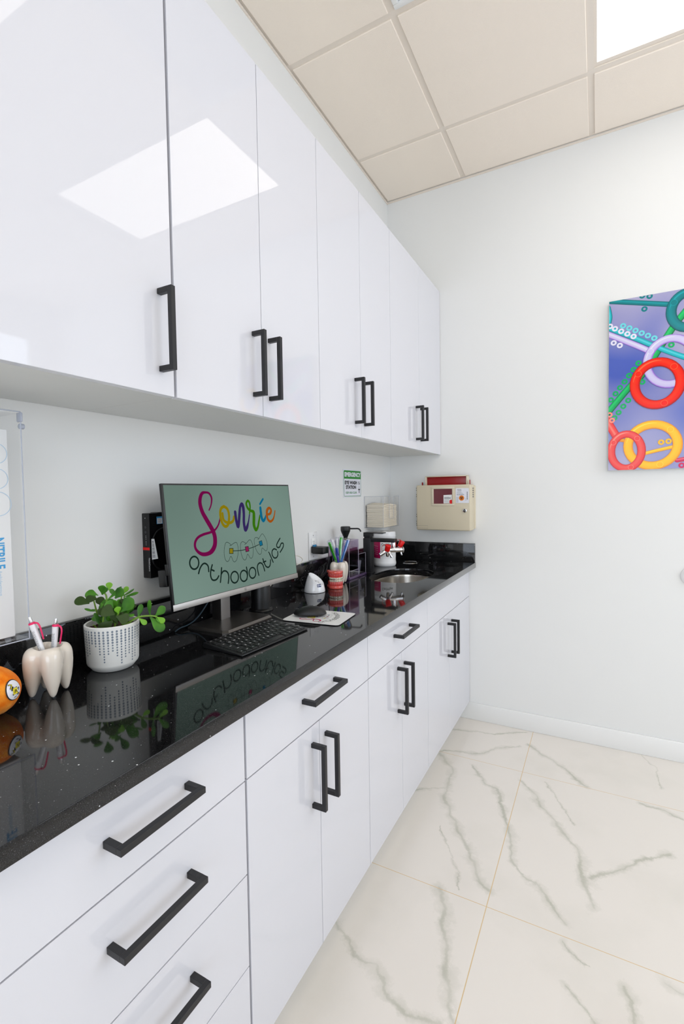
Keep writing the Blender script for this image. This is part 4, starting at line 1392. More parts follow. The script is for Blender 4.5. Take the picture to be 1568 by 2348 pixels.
B(O).box((0.0125, 1.802, 1.053), (0.071, 1.856, 1.0835), 0.004).build('body', M['blackplastic'], ad)
B(O).box((0.012, 1.812, 1.0836), (0.02, 1.832, 1.0925), 0.0005).build('sticker', M['tb_sky'], ad, label='small blue sticker')
ac = thing('cable', 'black charging cord tied in a bundle behind the white dock', 'cable', (0.05, 1.79, 0.93))
O = Vector((0.05, 1.79, 0.93))
b = B(O)
b.tube([(0.069, 1.853, 1.056), (0.069, 1.853, 1.03), (0.066, 1.848, 0.99), (0.056, 1.835, 0.965), (0.045, 1.80, 0.948), (0.04, 1.77, 0.94), (0.045, 1.73, 0.925), (0.065, 1.70, 0.9185), (0.08, 1.692, 0.9185)], 0.0016)
random.seed(3)
for k in range(5):
    y_ = 1.78 + random.uniform(-0.012, 0.012)
    x_ = 0.045 + k * 0.006
    b.tube([(x_, y_, 0.945), (x_ - 0.008, y_ + 0.045, 0.985 + k * 0.004), (x_ - 0.004, y_ + 0.06, 0.992 + k * 0.004), (x_ + 0.004, y_ + 0.045, 0.975), (x_, y_, 0.945), (x_ + 0.003, y_ - 0.035, 0.928), (x_ + 0.01, y_ - 0.045, 0.92 + k * 0.001), (x_ + 0.006, y_ - 0.02, 0.931), (x_, y_ + 0.004, 0.945)], 0.0014, seg=6)
b.tube([(0.04, 1.76, 0.94), (0.028, 1.72, 0.965), (0.028, 1.69, 0.963), (0.034, 1.68, 0.945), (0.045, 1.69, 0.925)], 0.0014)
b.build('cord', M['cable'], ac)
B(O).tube([(0.036, 1.782, 0.945), (0.055, 1.784, 0.956), (0.074, 1.782, 0.945), (0.055, 1.78, 0.936)], 0.0018, closed=True).build('twist_tie', M['rubber'], ac)

# paper towel holder and towels
y0, y1, z0, z1, dp = 2.3725, 2.606, 1.127, 1.300, 0.112
O = Vector((0.0008, y0, z0))
th = thing('towel_holder', 'clear acrylic paper towel holder on the left wall in the corner', 'dispenser', O)
T_ = 0.003
for nm, a, c in (('back_panel', (0.0008, y0, z0), (0.0038, y1, z1)), ('side_panel', (0.0038, y0, z0), (dp, y0 + T_, z1)), ('side_panel', (0.0038, y1 - T_, z0), (dp, y1, z1)),
                 ('bottom_panel', (0.0038, y0 + T_, z0), (dp, y1 - T_, z0 + T_)), ('front_panel', (dp, y0, z0), (dp + T_, y0 + 0.085, z1)), ('front_panel', (dp, y1 - 0.085, z0), (dp + T_, y1, z1)), ('front_panel', (dp, y0 + 0.085, z0), (dp + T_, y1 - 0.085, z0 + 0.05))):
    B(O).box(a, c).build(nm, M['clear'], th, smooth=False)
b = B(O)
for (ex, ey) in ((dp + T_, y0), (dp + T_, y1), (0.0022, y0)):
    b.cyl((ex, ey, z0), (ex, ey, z1), 0.0009, seg=6)
for a, c in (((0.002, y0, z1), (dp + T_, y0, z1)), ((dp + T_, y0, z1), (dp + T_, y0 + 0.085, z1)), ((dp + T_, y1 - 0.085, z1), (dp + T_, y1, z1)), ((dp + T_, y0, z0), (dp + T_, y1, z0)), ((0.002, y0, z0), (dp + T_, y0, z0)), ((dp + T_, y0 + 0.085, z0 + 0.05), (dp + T_, y0 + 0.085, z1)), ((dp + T_, y1 - 0.085, z0 + 0.05), (dp + T_, y1 - 0.085, z1)), ((dp + T_, y0 + 0.085, z0 + 0.05), (dp + T_, y1 - 0.085, z0 + 0.05))):
    b.cyl(a, c, 0.0008, seg=6)
b.build('polished_edges', M['clear_edge'], th)
rnd = random.Random(5)
zc_ = z0 + T_ + 0.0004
NT = 19
for k in range(NT):
    tk = 0.0063 if k < NT - 3 else 0.0088
    bm2 = bmesh.new()
    bmesh.ops.create_grid(bm2, x_segments=8, y_segments=14, size=0.5)
    for v in bm2.verts:
        v.co.z = 0.5
    r = bmesh.ops.extrude_face_region(bm2, geom=list(bm2.faces))
    for v in [g for g in r['geom'] if isinstance(g, bmesh.types.BMVert)]:
        v.co.z = -0.5
    bmesh.ops.recalc_face_normals(bm2, faces=bm2.faces)
    jx, jy = rnd.uniform(-0.0012, 0.0008), rnd.uniform(-0.002, 0.002)
    ly = 0.196 + rnd.uniform(-0.004, 0.002)
    lx = 0.098
    top = k / NT
    for v in bm2.verts:
        u_, w_ = v.co.x, v.co.y
        edge = 1 - max(abs(u_) * 2, abs(w_) * 2) ** 8 * 0.18
        v.co = Vector((0.057 + jx + u_ * lx, (y0 + y1) / 2 + jy + w_ * ly, zc_ + tk / 2 + v.co.z * tk * 0.98 * edge + 0.014 * top * math.cos(w_ * 2.6) * (1.0 - 0.5 * u_) - 0.012 * top))
    lab = 'topmost puffy cream paper towel of the folded stack' if k == NT - 1 else ('lowest cream paper towel of the folded stack' if k == 0 else 'cream folded paper towel in the middle of the stack in the clear holder')
    bb = B((0.057, (y0 + y1) / 2, zc_))
    bb.merge(bm2)
    tag(bb.build('paper_towel', M['towel'], ang=50), lab, 'paper towel', 'folded paper towels in the clear holder')
    zc_ += tk + 0.00005

# glove box rack at the left edge
y0, y1, z0, z1, dp = 0.29, 0.548, 1.035, 1.495, 0.1
O = Vector((0.0008, y0, z0))
gr = thing('glove_rack', 'clear acrylic glove box rack on the left wall above the worktop', 'rack', O)
for nm, a, c in (('back_panel', (0.0008, y0, z0), (0.004, y1, z1)), ('side_panel', (0.004, y0, z0), (dp + 0.012, y0 + 0.003, z1)), ('side_panel', (0.004, y1 - 0.003, z0), (dp + 0.012, y1, z1)),
                 ('bottom_panel', (0.004, y0 + 0.003, z0), (dp + 0.012, y1 - 0.003, z0 + 0.004)), ('top_panel', (0.004, y0 + 0.003, z1 - 0.004), (dp + 0.012, y1 - 0.003, z1))):
    B(O).box(a, c).build(nm, M['clear'], gr, smooth=False)
b = B(O)
b.cyl((dp + 0.012, y1, z0), (dp + 0.012, y1, z1), 0.0012, seg=8)
b.cyl((0.004, y1 + 0.0005, z0), (0.004, y1 + 0.0005, z1), 0.001, seg=8)
b.cyl((dp + 0.012, y0, z1), (dp + 0.012, y1, z1), 0.0012, seg=8)
b.cyl((dp + 0.012, y0, z0), (dp + 0.012, y1, z0), 0.0012, seg=8)
b.box((dp, y1 - 0.002, z1 - 0.02), (dp + 0.016, y1 + 0.003, z1 - 0.001), 0.002)
b.cyl((dp + 0.004, y1 + 0.001, z1 - 0.028), (dp + 0.004, y1 + 0.010, z1 - 0.028), 0.0055, seg=16, bev=0.001)
b.build('polished_edges', M['clear_edge'], gr)
gx = 0.088
O = Vector((0.008, y0 + 0.006, z0 + 0.006))
gb = thing('glove_box', 'white glove box with blue vertical lettering standing in the clear rack', 'box', O)
gy1 = y1 - 0.014
B(O).box((0.008, y0 + 0.006, z0 + 0.006), (gx, gy1, z1 - 0.035), 0.0015).build('carton', M['paper'], gb)
PG = Plane((gx, gy1, z0 + 0.006), (0, 1, 0), (0, 0, 1))
d = Draw(PG, O)
d.text('NITRILE', -0.024, 0.172, 0.026, M['blue'], 0.0006, rot=-PI / 2, bold=0.0006, width=0.062)
d.text('Ambidextrous', -0.024, 0.112, 0.0105, M['blue2'], 0.0006, rot=-PI / 2, width=0.05)
for q, r in ((0.27, 0.024), (0.32, 0.02), (0.37, 0.02)):
    d.stroke([(-0.022 + r * math.cos(2 * PI * k / 12), q + r * math.sin(2 * PI * k / 12)) for k in range(12)], 0.001, M['blue2'], 0.0006, closed=True)
d.build('print', gb)
O = Vector((0.008, gy1 + 0.002, z0 + 0.006))
nt_ = thing('instruction_card', 'slim printed white card standing behind the glove box', 'card', O)
B(O).box((0.006, gy1 + 0.001, z0 + 0.005), (0.05, gy1 + 0.0095, z0 + 0.11), 0.001).build('card', M['paper'], nt_)
d = Draw(Plane((0.0502, gy1 + 0.0055, z0 + 0.06), (0, 1, 0), (0, 0, 1)), O)
for zz, ll in ((0.03, 0.008), (-0.008, 0.008), (-0.02, 0.006)):
    d.rect(-0.001, zz, 0.001, zz + ll, M['greyink'], 0.0003)
d.rect(-0.003, -0.038, 0.003, -0.0372, M['greyink'], 0.0003)
d.build('print', nt_)

# ================================================================== things on the back wall
yf = YB - 0.11
O = Vector((0.36, YB - 0.0008, 1.10))
sc_ = thing('sharps_container', 'beige wall-mounted sharps container with a red top slot and lock', 'sharps container', O)
b = B(O)
b.box((0.2065, yf, 1.101), (0.5185, YB - 0.014, 1.3585), 0.008, 3)
b.build('cabinet_body', M['beige'], sc_)
B(O).box((0.215, YB - 0.0145, 1.108), (0.5235, YB - 0.0008, 1.352), 0.003).build('wall_plate', M['beige2'], sc_)
b = B(O)
for z_ in (1.342, 1.331, 1.305, 1.294, 1.19, 1.178, 1.15, 1.138, 1.128):
    b.box((0.2015, yf + 0.012, z_ - 0.003), (0.2075, yf + 0.045, z_ + 0.003), 0.001)
b.build('hinge', M['taupe'], sc_)
# slot tower
ys = YB - 0.055
b = B(O)
b.box((0.2465, ys - 0.012, 1.3575), (0.254, ys + 0.03, 1.409), 0.001)
b.box((0.484, ys - 0.012, 1.3575), (0.4915, ys + 0.03, 1.409), 0.001)
b.box((0.2465, ys - 0.012, 1.4055), (0.4915, ys + 0.03, 1.411), 0.001)
b.build('slot_frame', M['beige2'], sc_)
B(O).box((0.254, ys + 0.004, 1.3575), (0.484, ys + 0.024, 1.4055), 0.001).build('slot', M['darkred'], sc_, label='dark red upright slot flap')
b = B(O)
b.box((0.229, ys - 0.02, 1.356), (0.2315, ys + 0.0, 1.376))
b.box((0.504, ys - 0.02, 1.356), (0.5065, ys + 0.0, 1.384))
b.build('slot_tab', M['darkred'], sc_, smooth=False)
# window
FPl = Plane((0.36, yf, 1.23), (1, 0, 0), (0, 0, 1))     # normal = (0,-1,0)
b = B(O)
wx0, wx1, wz0, wz1 = 0.2995, 0.4285, 1.241, 1.3475
fr_ = 0.0115
for a, c in (((wx0, wz0), (wx1, wz0 + fr_)), ((wx0, wz1 - fr_), (wx1, wz1)), ((wx0, wz0 + fr_), (wx0 + fr_, wz1 - fr_)), ((wx1 - fr_, wz0 + fr_), (wx1, wz1 - fr_))):
    b.box((a[0], yf - 0.0035, a[1]), (c[0], yf + 0.001, c[1]), 0.0012)
b.build('window_frame', M['beige2'], sc_)
d = Draw(FPl, O)
d.rect(wx0 + fr_ - 0.36 - 0.001, wz0 + fr_ - 1.23 - 0.001, wx1 - fr_ - 0.36 + 0.001, wz1 - fr_ - 1.23 + 0.001, M['maroon'], 0.0008, 0.006)
wn = d.build('window_pane', sc_)
d = Draw(FPl, O)
d.poly([(0.008, 0.0245), (0.008, 0.071), (0.0555, 0.073), (0.0555, 0.0245)], M['paper'], 0.0012)
for k in range(6):
    d.rect(0.013, 0.030 + k * 0.0058, 0.045 - (k % 2) * 0.006, 0.0312 + k * 0.0058, M['greyink'], 0.0014)
d.rect(0.012, 0.052, 0.050, 0.0565, M['pink'] if False else M['greyink'], 0.0014)
d.disc(0.0500, 0.033, 0.0085, M['red'], 0.0016, 18, 0.012)
d.build('inner_label', wn)
# right-hand printed label with biohazard mark
d = Draw(FPl, O)
d.rect(0.0765, 0.026, 0.150, 0.108, M['signwhite'], 0.0006, 0.003)
d.rect(0.085, 0.0995, 0.108, 0.1018, M['greyink'], 0.0009)
d.rect(0.087, 0.0925, 0.109, 0.0948, M['greyink'], 0.0009)
for k in range(3):
    d.rect(0.083, 0.078 + k * 0.0042, 0.120 - k * 0.006, 0.0790 + k * 0.0042, M['greyink'], 0.0009)
for k in range(9):
    d.rect(0.083 + k * 0.0046, 0.0695, 0.0862 + k * 0.0046, 0.0735 + (k % 2) * 0.0006, M['greyink'], 0.0009)
for k in range(9):
    d.rect(0.0795, 0.030 + k * 0.0036, 0.0925, 0.0309 + k * 0.0036, M['greyink'], 0.0009)
for k in range(3):
    d.rect(0.130, 0.040 + k * 0.005, 0.136, 0.041 + k * 0.005, M['greyink'], 0.0009)
for k in range(12):
    d.rect(0.1385, 0.044 + k * 0.0037, 0.1435, 0.0458 + k * 0.0037 + (k % 3) * 0.0004, M['ink'], 0.0009)
bo = mat('biohazard orange', (236, 128, 16), 0.5)
bx_, bz_ = 0.1095, 0.0535
d.disc(bx_, bz_, 0.0145, bo, 0.0010, 28)
for k in range(3):
    a = PI / 2 + k * 2 * PI / 3
    cx, cy = bx_ + 0.0052 * math.cos(a), bz_ + 0.0052 * math.sin(a)
    d.disc(cx, cy, 0.0055, M['ink'], 0.0012 + k * 0.00001, 18)
for k in range(3):
    a = PI / 2 + k * 2 * PI / 3
    cx, cy = bx_ + 0.0068 * math.cos(a), bz_ + 0.0068 * math.sin(a)
    d.disc(cx, cy, 0.0037, bo, 0.0014 + k * 0.00001, 16)
d.disc(bx_, bz_, 0.0014, bo, 0.0016, 10)
d.stroke([(bx_ + 0.0064 * math.cos(2 * PI * k / 14), bz_ + 0.0064 * math.sin(2 * PI * k / 14)) for k in range(14)], 0.0009, M['ink'], 0.0017, closed=True)
d.build('warning_label', sc_)
d = Draw(FPl, O)
d.stroke([(-0.15, -0.118), (-0.085, -0.118), (-0.085, -0.103), (-0.150, -0.103)], 0.0008, M['taupe'], 0.0004, 0)
d.build('embossed_panel', sc_)
b = B(O)
b.cyl((0.488, yf - 0.009, 1.2145), (0.488, yf + 0.002, 1.2145), 0.0105, 0.0125, 28, 0.001)
b.build('lock', M['chrome'], sc_)
d = Draw(Plane((0.488, yf - 0.0091, 1.2145), (1, 0, 0), (0, 0, 1)), O)
d.disc(0, 0, 0.007, M['deepblack'], 0.0003, 20)
d.disc(0, 0, 0.0028, M['silver'], 0.0005, 14)
d.build('keyhole', sc_)
b = B(O)
for k in range(5):
    b.box((0.5184, YB - 0.062, 1.286 + k * 0.0118), (0.5192, YB - 0.034, 1.293 + k * 0.0118))
b.build('side_vents', M['taupe'], sc_, smooth=False)

# picture
O = Vector((1.49, YB - 0.0008, 1.412))
px0, px1, pz0, pz1 = 1.1775, 1.80, 1.4125, 2.237
pic = thing('wall_picture', 'frameless glossy print of colourful plastic rings and links on the back wall', 'picture', O)
B(O).box((px0, YB - 0.030, pz0), (px1, YB - 0.006, pz1), 0.0012).build('panel', M['white'], pic)
B(O).box((px0 + 0.05, YB - 0.006, pz0 + 0.05), (px1 - 0.05, YB - 0.0008, pz1 - 0.05)).build('hanger', M['silver'], pic, smooth=False)
PB = Plane((0, YB - 0.0301, 0), (1, 0, 0), (0, 0, 1))
bgm = mat('print lavender blue', (160, 160, 205), 0.14, spec=0.35)
nt = bgm.node_tree
tc = nt.nodes.new('ShaderNodeTexCoord')
nz = nt.nodes.new('ShaderNodeTexNoise')
nz.inputs['Scale'].default_value = 2.6
nz.inputs['Detail'].default_value = 1
cr = nt.nodes.new('ShaderNodeValToRGB')
e = cr.color_ramp.elements
e[0].position, e[0].color = 0.32, lin((74, 96, 186))
e[1].position, e[1].color = 0.68, lin((186, 180, 208))
mp = nt.nodes.new('ShaderNodeVectorMath')
mp.operation = 'ADD'
mp.inputs[1].default_value = (-0.9, 0.3, 1.9)
nt.links.new(tc.outputs['Object'], mp.inputs[0])
nt.links.new(mp.outputs[0], nz.inputs['Vector'])
nt.links.new(nz.outputs[0], cr.inputs[0])
nt.links.new(cr.outputs[0], nt.nodes['Principled BSDF'].inputs['Base Color'])


RGB = {}


def pm(rgb):
    m_ = mat('print ink', rgb, 0.16, spec=0.3)
    RGB[m_.name] = tuple(rgb)
    return m_


TEAL, TEALD, TEALL = pm((0, 128, 136)), pm((4, 88, 96)), pm((20, 168, 178))
GRN, GRND, GRNL = pm((0, 178, 96)), pm((0, 90, 48)), pm((40, 214, 110))
CYA, CYAL = pm((30, 188, 200)), pm((110, 218, 226))
LIL, LILD, LILL = pm((206, 196, 236)), pm((150, 96, 206)), pm((232, 230, 246))
RED, REDD, REDL = pm((250, 30, 0)), pm((176, 10, 6)), pm((255, 110, 60))
YEL, YELD, YELL = pm((255, 192, 0)), pm((240, 140, 6)), pm((255, 226, 70))
COR, CORD, CORL = pm((246, 66, 60)), pm((206, 18, 24)), pm((255, 150, 130))
d = Draw(PB, O)
d.rect(px0 + 0.0005, pz0 + 0.0005, px1 - 0.0005, pz1 - 0.0005, bgm, 0.0002)


def clipx(pts):
    return [(min(max(x, px0 + 0.001), px1 - 0.001), min(max(z, pz0 + 0.001), pz1 - 0.001)) for x, z in pts]


def mix_(a, b_, t):
    ca, cb = RGB[a.name], RGB[b_.name]
    return pm(tuple(ca[i] + (cb[i] - ca[i]) * t for i in range(3)))


RAMPS = {}


def ramp(dark, mid, light):
    key = (RGB[dark.name], RGB[mid.name], RGB[light.name])
    if key not in RAMPS:
        RAMPS[key] = [dark, mix_(dark, mid, 0.45), mix_(dark, mid, 0.8), mid, mid, mix_(mid, light, 0.35), mix_(mid, light, 0.7)]
    return RAMPS[key]


def bar(pts, w, mid, dark, light, h):
    for k, m_ in enumerate(ramp(dark, mid, light)):
        q = k / 6.0
        d.stroke([(x - w * 0.10 * q, z + w * 0.16 * q) for x, z in pts], w * (1 - 0.80 * q ** 1.2), m_, h + 0.00003 * k, 4)


def bigring(cx, cz, rx, rz, w, mid, dark, light, h, a0=0.0, a1=2 * PI, tilt_=0.0):
    full = abs(a1 - a0 - 2 * PI) < 1e-6
    n = 36 if full else 28
    A = [a0 + (a1 - a0) * k / (n if full else n - 1) for k in range(n)]

    def ell(dr, ox=0, oz=0):
        return [(cx + ox + (rx + dr) * math.cos(a), cz + oz + (rz + dr) * math.sin(a)) for a in A]
    for k, m_ in enumerate(ramp(dark, mid, mix_(mid, light, 0.35))):
        q = k / 6.0
        d.stroke(ell(0, -w * 0.10 * q, w * 0.13 * q), w * (1 - 0.74 * q ** 1.1), m_, h + 0.00002 * k, 1, closed=full)
    # glossy highlight on the upper left of the ring
    HA = [PI * 0.45 + PI * 0.5 * k / 10 for k in range(11)]
    d.stroke([(cx + (rx + w * 0.18) * math.cos(a), cz + (rz + w * 0.18) * math.sin(a)) for a in HA], [w * 0.16 * math.sin(PI * (k + 0.6) / 11.4) for k in range(11)], light, h + 0.00020, 1)
    for a in (PI * 0.82, PI * 0.25, PI * 1.6):
        d.disc(cx + rx * math.cos(a), cz + rz * math.sin(a), w * 0.34, light, h + 0.00022, 14)
        d.disc(cx + rx * math.cos(a), cz + rz * math.sin(a), w * 0.30, mid, h + 0.00024, 14)


def smallring(pts, m, h, r=0.0092):
    for x, z in pts:
        d.stroke([(x + r * math.cos(2 * PI * k / 12), z + r * 1.0 * math.sin(2 * PI * k / 12)) for k in range(12)], 0.0080, m, h, 1, closed=True)


bar([(1.16, 2.243), (1.272, 2.2150), (1.4158, 2.1783)], 0.024, TEAL, TEALD, TEALL, 0.0004)
bar([(1.174, 2.12), (1.182, 2.16), (1.174, 2.21)], 0.020, CYA, TEALD, CYAL, 0.0004)
smallring([[1.3246, 2.1742], [1.3447, 2.2301], [1.3154, 2.2380]], TEAL, 0.0004)
bar([(1.15, 1.665), (1.2644, 1.8107), (1.3236, 1.8727), (1.4302, 2.0559), (1.4794, 2.125), (1.56, 2.225)], 0.030, GRN, GRND, GRNL, 0.0006)
smallring([[1.3023, 1.9221], [1.2833, 1.8943], [1.264, 1.8682], [1.2457, 1.8409], [1.2268, 1.8143], [1.2078, 1.7875], [1.1882, 1.7592], [1.3188, 1.8308], [1.2613, 1.7495], [1.2411, 1.7226], [1.2214, 1.6947], [1.2041, 1.67], [1.4325, 1.9886]], GRN, 0.0009)
bar([(1.15, 2.125), (1.2944, 2.0388), (1.3535, 2.0011), (1.4412, 1.9479), (1.52, 1.905), (1.66, 1.83)], 0.024, CYA, TEAL, CYAL, 0.0010)
smallring([[1.2373, 2.1103], [1.2634, 2.0947], [1.2889, 2.0789], [1.3141, 2.0625], [1.3394, 2.0466], [1.3651, 2.0304]], CYAL, 0.0012)
bar([(1.15, 2.095), (1.2947, 2.0063), (1.3434, 1.9746)], 0.027, LIL, LILD, LILL, 0.0014)
smallring([[1.1824, 2.117], [1.2032, 2.1023], [1.2296, 2.0854], [1.2554, 2.0688], [1.281, 2.0523], [1.1982, 2.0347], [1.2243, 2.0182]], LILL, 0.0016)
bigring(1.4980, 2.138, 0.068, 0.080, 0.042, TEAL, TEALD, TEALL, 0.0018)
bigring(1.430, 1.913, 0.093, 0.106, 0.036, LIL, LILD, LILL, 0.0022)
bigring(1.379, 1.8166, 0.0915, 0.100, 0.042, RED, REDD, REDL, 0.0026)
bar([(1.15, 1.70), (1.2147, 1.5742)], 0.036, COR, CORD, CORL, 0.0018)
smallring([[1.1831, 1.6865], [1.1932, 1.6584]], CORL, 0.0020)
bar([(1.2158, 1.5626), (1.2699, 1.5507)], 0.016, YELD, YELD, YEL, 0.0018)
bigring(1.362, 1.527, 0.100, 0.098, 0.040, YEL, YELD, YELL, 0.0022)
bar([(1.3203, 1.486), (1.375, 1.4994), (1.4489, 1.5153)], 0.016, YEL, YELD, YELL, 0.0020)
smallring([[1.3968, 1.5386], [1.426, 1.5415]], YEL, 0.0020)
bigring(1.2545, 1.5040, 0.064, 0.083, 0.035, COR, CORD, CORL, 0.0026)
PNK = pm((214, 20, 90))
smallring([[1.4779, 1.4262], [1.503, 1.431], [1.53, 1.437]], PNK, 0.0008)
bar([(1.46, 1.45), (1.60, 1.475), (1.76, 1.50)], 0.02, PNK, CORD, CORL, 0.0006)
bigring(1.675, 1.64, 0.085, 0.085, 0.036, CYA, TEAL, CYAL, 0.0016)
bigring(1.70, 1.98, 0.07, 0.08, 0.034, YEL, YELD, YELL, 0.0016)
for pco, pno in (((px0 + 0.0005, 0, 0), (-1, 0, 0)), ((px1 - 0.0005, 0, 0), (1, 0, 0)), ((0, 0, pz0 + 0.0005), (0, 0, -1)), ((0, 0, pz1 - 0.0005), (0, 0, 1))):
    bmesh.ops.bisect_plane(d.bm, geom=list(d.bm.verts) + list(d.bm.edges) + list(d.bm.faces), plane_co=pco, plane_no=pno, clear_outer=True)
d.build('print', pic)

# round white bumper at the right edge
t = thing('wall_bumper', 'round white wall bumper on the back wall, right of the base cabinets', 'wall bumper', (1.527, YB - 0.0006, 0.903))
B().lathe([(0, 0), (0.045, 0), (0.045, 0.004), (0.038, 0.012), (0.03, 0.014), (0.026, 0.010), (0, 0.008)], rot=Matrix.Rotation(PI / 2, 3, 'X')).build('disc', M['white'], t)

# ================================================================== ceramic tooth holders
def tooth_holder(name, label, loc, rz, s=1.0):
    t = thing(name, label, 'holder', loc, rz)
    b = B()
    a = 0.0220 * s
    prof = [(0, 0.0004), (0.003, 0.0012), (0.0062, 0.005), (0.0092, 0.014), (0.0140, 0.030), (0.0178, 0.048), (0.0202, 0.064), (0.0212, 0.080), (0.0202, 0.090), (0.0165, 0.098), (0.012, 0.1015), (0, 0.103)]
    for i, (sx, sy) in enumerate(((1, 1), (1, -1), (-1, 1), (-1, -1))):
        # roots lean slightly: tips spread, crowns meet
        bm2 = bmesh.new()
        seg = 32
        rings = []
        for r, z in prof:
            k = 1.0 - 0.27 * (z / 0.106)
            cx, cy = sx * a * k, sy * a * k
            rings.append([bm2.verts.new((cx + max(r, 1e-4) * s * math.cos(2 * PI * j / seg), cy + max(r, 1e-4) * s * math.sin(2 * PI * j / seg), z * s)) for j in range(seg)])
        for A, C in zip(rings[:-1], rings[1:]):
            for j in range(seg):
                bm2.faces.new((A[j], A[(j + 1) % seg], C[(j + 1) % seg], C[j]))
        bm2.faces.new(list(reversed(rings[0])))
        bm2.faces.new(rings[-1])
        b.merge(bm2)
    b.lathe([(0, 0.040 * s), (0.020 * s, 0.046 * s), (0.030 * s, 0.058 * s), (0.0345 * s, 0.076 * s), (0.0340 * s, 0.090 * s), (0.028 * s, 0.100 * s), (0, 0.102 * s)], seg=48)
    body = b.build('body', M['ceramic'], t)
    m = body.modifiers.new('r', 'REMESH')
    m.mode = 'VOXEL'
    m.voxel_size = 0.0021 * s
    m = body.modifiers.new('s', 'SMOOTH')
    m.factor = 0.5
    m.iterations = 16
    cut = B().lathe([(0, 0.045 * s), (0.015 * s, 0.047 * s), (0.024 * s, 0.06 * s), (0.0245 * s, 0.09 * s), (0.028 * s, 0.108 * s), (0, 0.109 * s)], seg=40).build('cut', M['ceramic'])
    cut.location = loc
    m = body.modifiers.new('b', 'BOOLEAN')
    m.operation = 'DIFFERENCE'
    m.solver = 'EXACT'
    m.object = cut
    m = body.modifiers.new('s2', 'SMOOTH')
    m.factor = 0.5
    m.iterations = 3
    baked(body)
    bpy.data.objects.remove(cut)
    body.data.shade_smooth()
    body.data.materials.clear()
    body.data.materials.append(M['ceramic'])
    return t


tooth_holder('pen_holder', 'cream ceramic tooth-shaped pen holder beside the potted plant', (0.131, 0.5725, ZT + 0.0002), math.radians(27), 1.0)
tooth_holder('toothbrush_holder', 'cream ceramic tooth-shaped holder full of wrapped toothbrushes behind the dental model', (0.1045, 1.886, ZT + 0.0002), math.radians(12), 0.97)


def aim(p0, p1):
    """basis with z from p0 to p1"""
    d_ = (Vector(p1) - Vector(p0)).normalized()
    return d_.to_track_quat('Z', 'Y').to_matrix()


# pens
def pen(label, foot, topp, clipdir):
    foot, topp = Vector(foot), Vector(topp)
    L = (topp - foot).length
    t = thing('pen', label, 'pen', foot)
    t.rotation_mode = 'QUATERNION'
    z = (topp - foot).normalized()
    x = Vector(clipdir)
    x = (x - z * x.dot(z)).normalized()
    y = z.cross(x)
    t.rotation_quaternion = Matrix((x, y, z)).transposed().to_quaternion()
    B().cyl((0, 0, L - 0.013), (0, 0, L), 0.0032, 0.0028, bev=0.0004).build('push_button', M['chrome'], t)
    B().lathe([(0, 0.0), (0.001, 0.0), (0.0035, 0.012), (0.0052, 0.03), (0.006, 0.07), (0.0062, L - 0.016), (0, L - 0.016)], seg=24).build('barrel', M['whitegloss'], t)
    b = B()
    b.cyl((0, 0, L - 0.0165), (0, 0, L - 0.0125), 0.0066, 0.0060, bev=0.0006)
    b.tube([(0.004, 0, L - 0.0145), (0.0115, 0, L - 0.0165), (0.0145, 0, L - 0.024), (0.0140, 0, L - 0.036), (0.0125, 0, L - 0.052)], 0.0019, seg=8, taper=0.0014)
    b.build('clip', M['pink'], t, label='hot pink clip and collar')
    d = Draw(Plane((0, 0, 0), (1, 0, 0), (0, 0, 1)))
    for q, (ox, l) in enumerate(((-0.3, 0.052), (-0.05, 0.048), (0.2, 0.036), (0.45, 0.044))):
        n = int(l / 0.0016)
        for k in range(n):
            if (k * 7 + q * 3) % 6 == 0:
                continue
            a = -PI / 2 + ox
            rr = 0.00635
            zz = L - 0.03 - k * 0.0016
            c0, c1 = a - 0.06, a + 0.06
            pts = [(rr * math.cos(c0), zz), (rr * math.cos(c1), zz), (rr * math.cos(c1), zz - 0.001), (rr * math.cos(c0), zz - 0.001)]
            vs = [d.bm.verts.new((px_, rr * math.sin(c0 if i_ in (0, 3) else c1), z_)) for i_, (px_, z_) in enumerate(pts)]
            f = d.bm.faces.new(vs)
            f.material_index = d.mi(M['greyink'] if q != 1 else M['ink'])
    d.build('lettering', t)
    return t


RV = Vector((0.881, 0.473, 0))     # towards the viewer's right, level
FV = Vector((-0.473, 0.881, 0))    # away from the viewer, level
ctr = Vector((0.131, 0.5725, ZT))
pen('white promotional pen with pink clip leaning to the left in the tooth holder', ctr + RV * 0.004 - FV * 0.004 + Vector((0, 0, 0.052)), ctr - RV * 0.0275 - FV * 0.012 + Vector((0, 0, 0.165)), RV - FV * 0.1)
pen('white promotional pen with pink clip standing upright in the tooth holder', ctr + RV * 0.004 + FV * 0.008 + Vector((0, 0, 0.052)), ctr + RV * 0.012 + FV * 0.012 + Vector((0, 0, 0.155)), RV - FV * 0.1)

# ------------------------------------------------------------------ toothbrushes
tc_ = Vector((0.1045, 1.886, ZT))


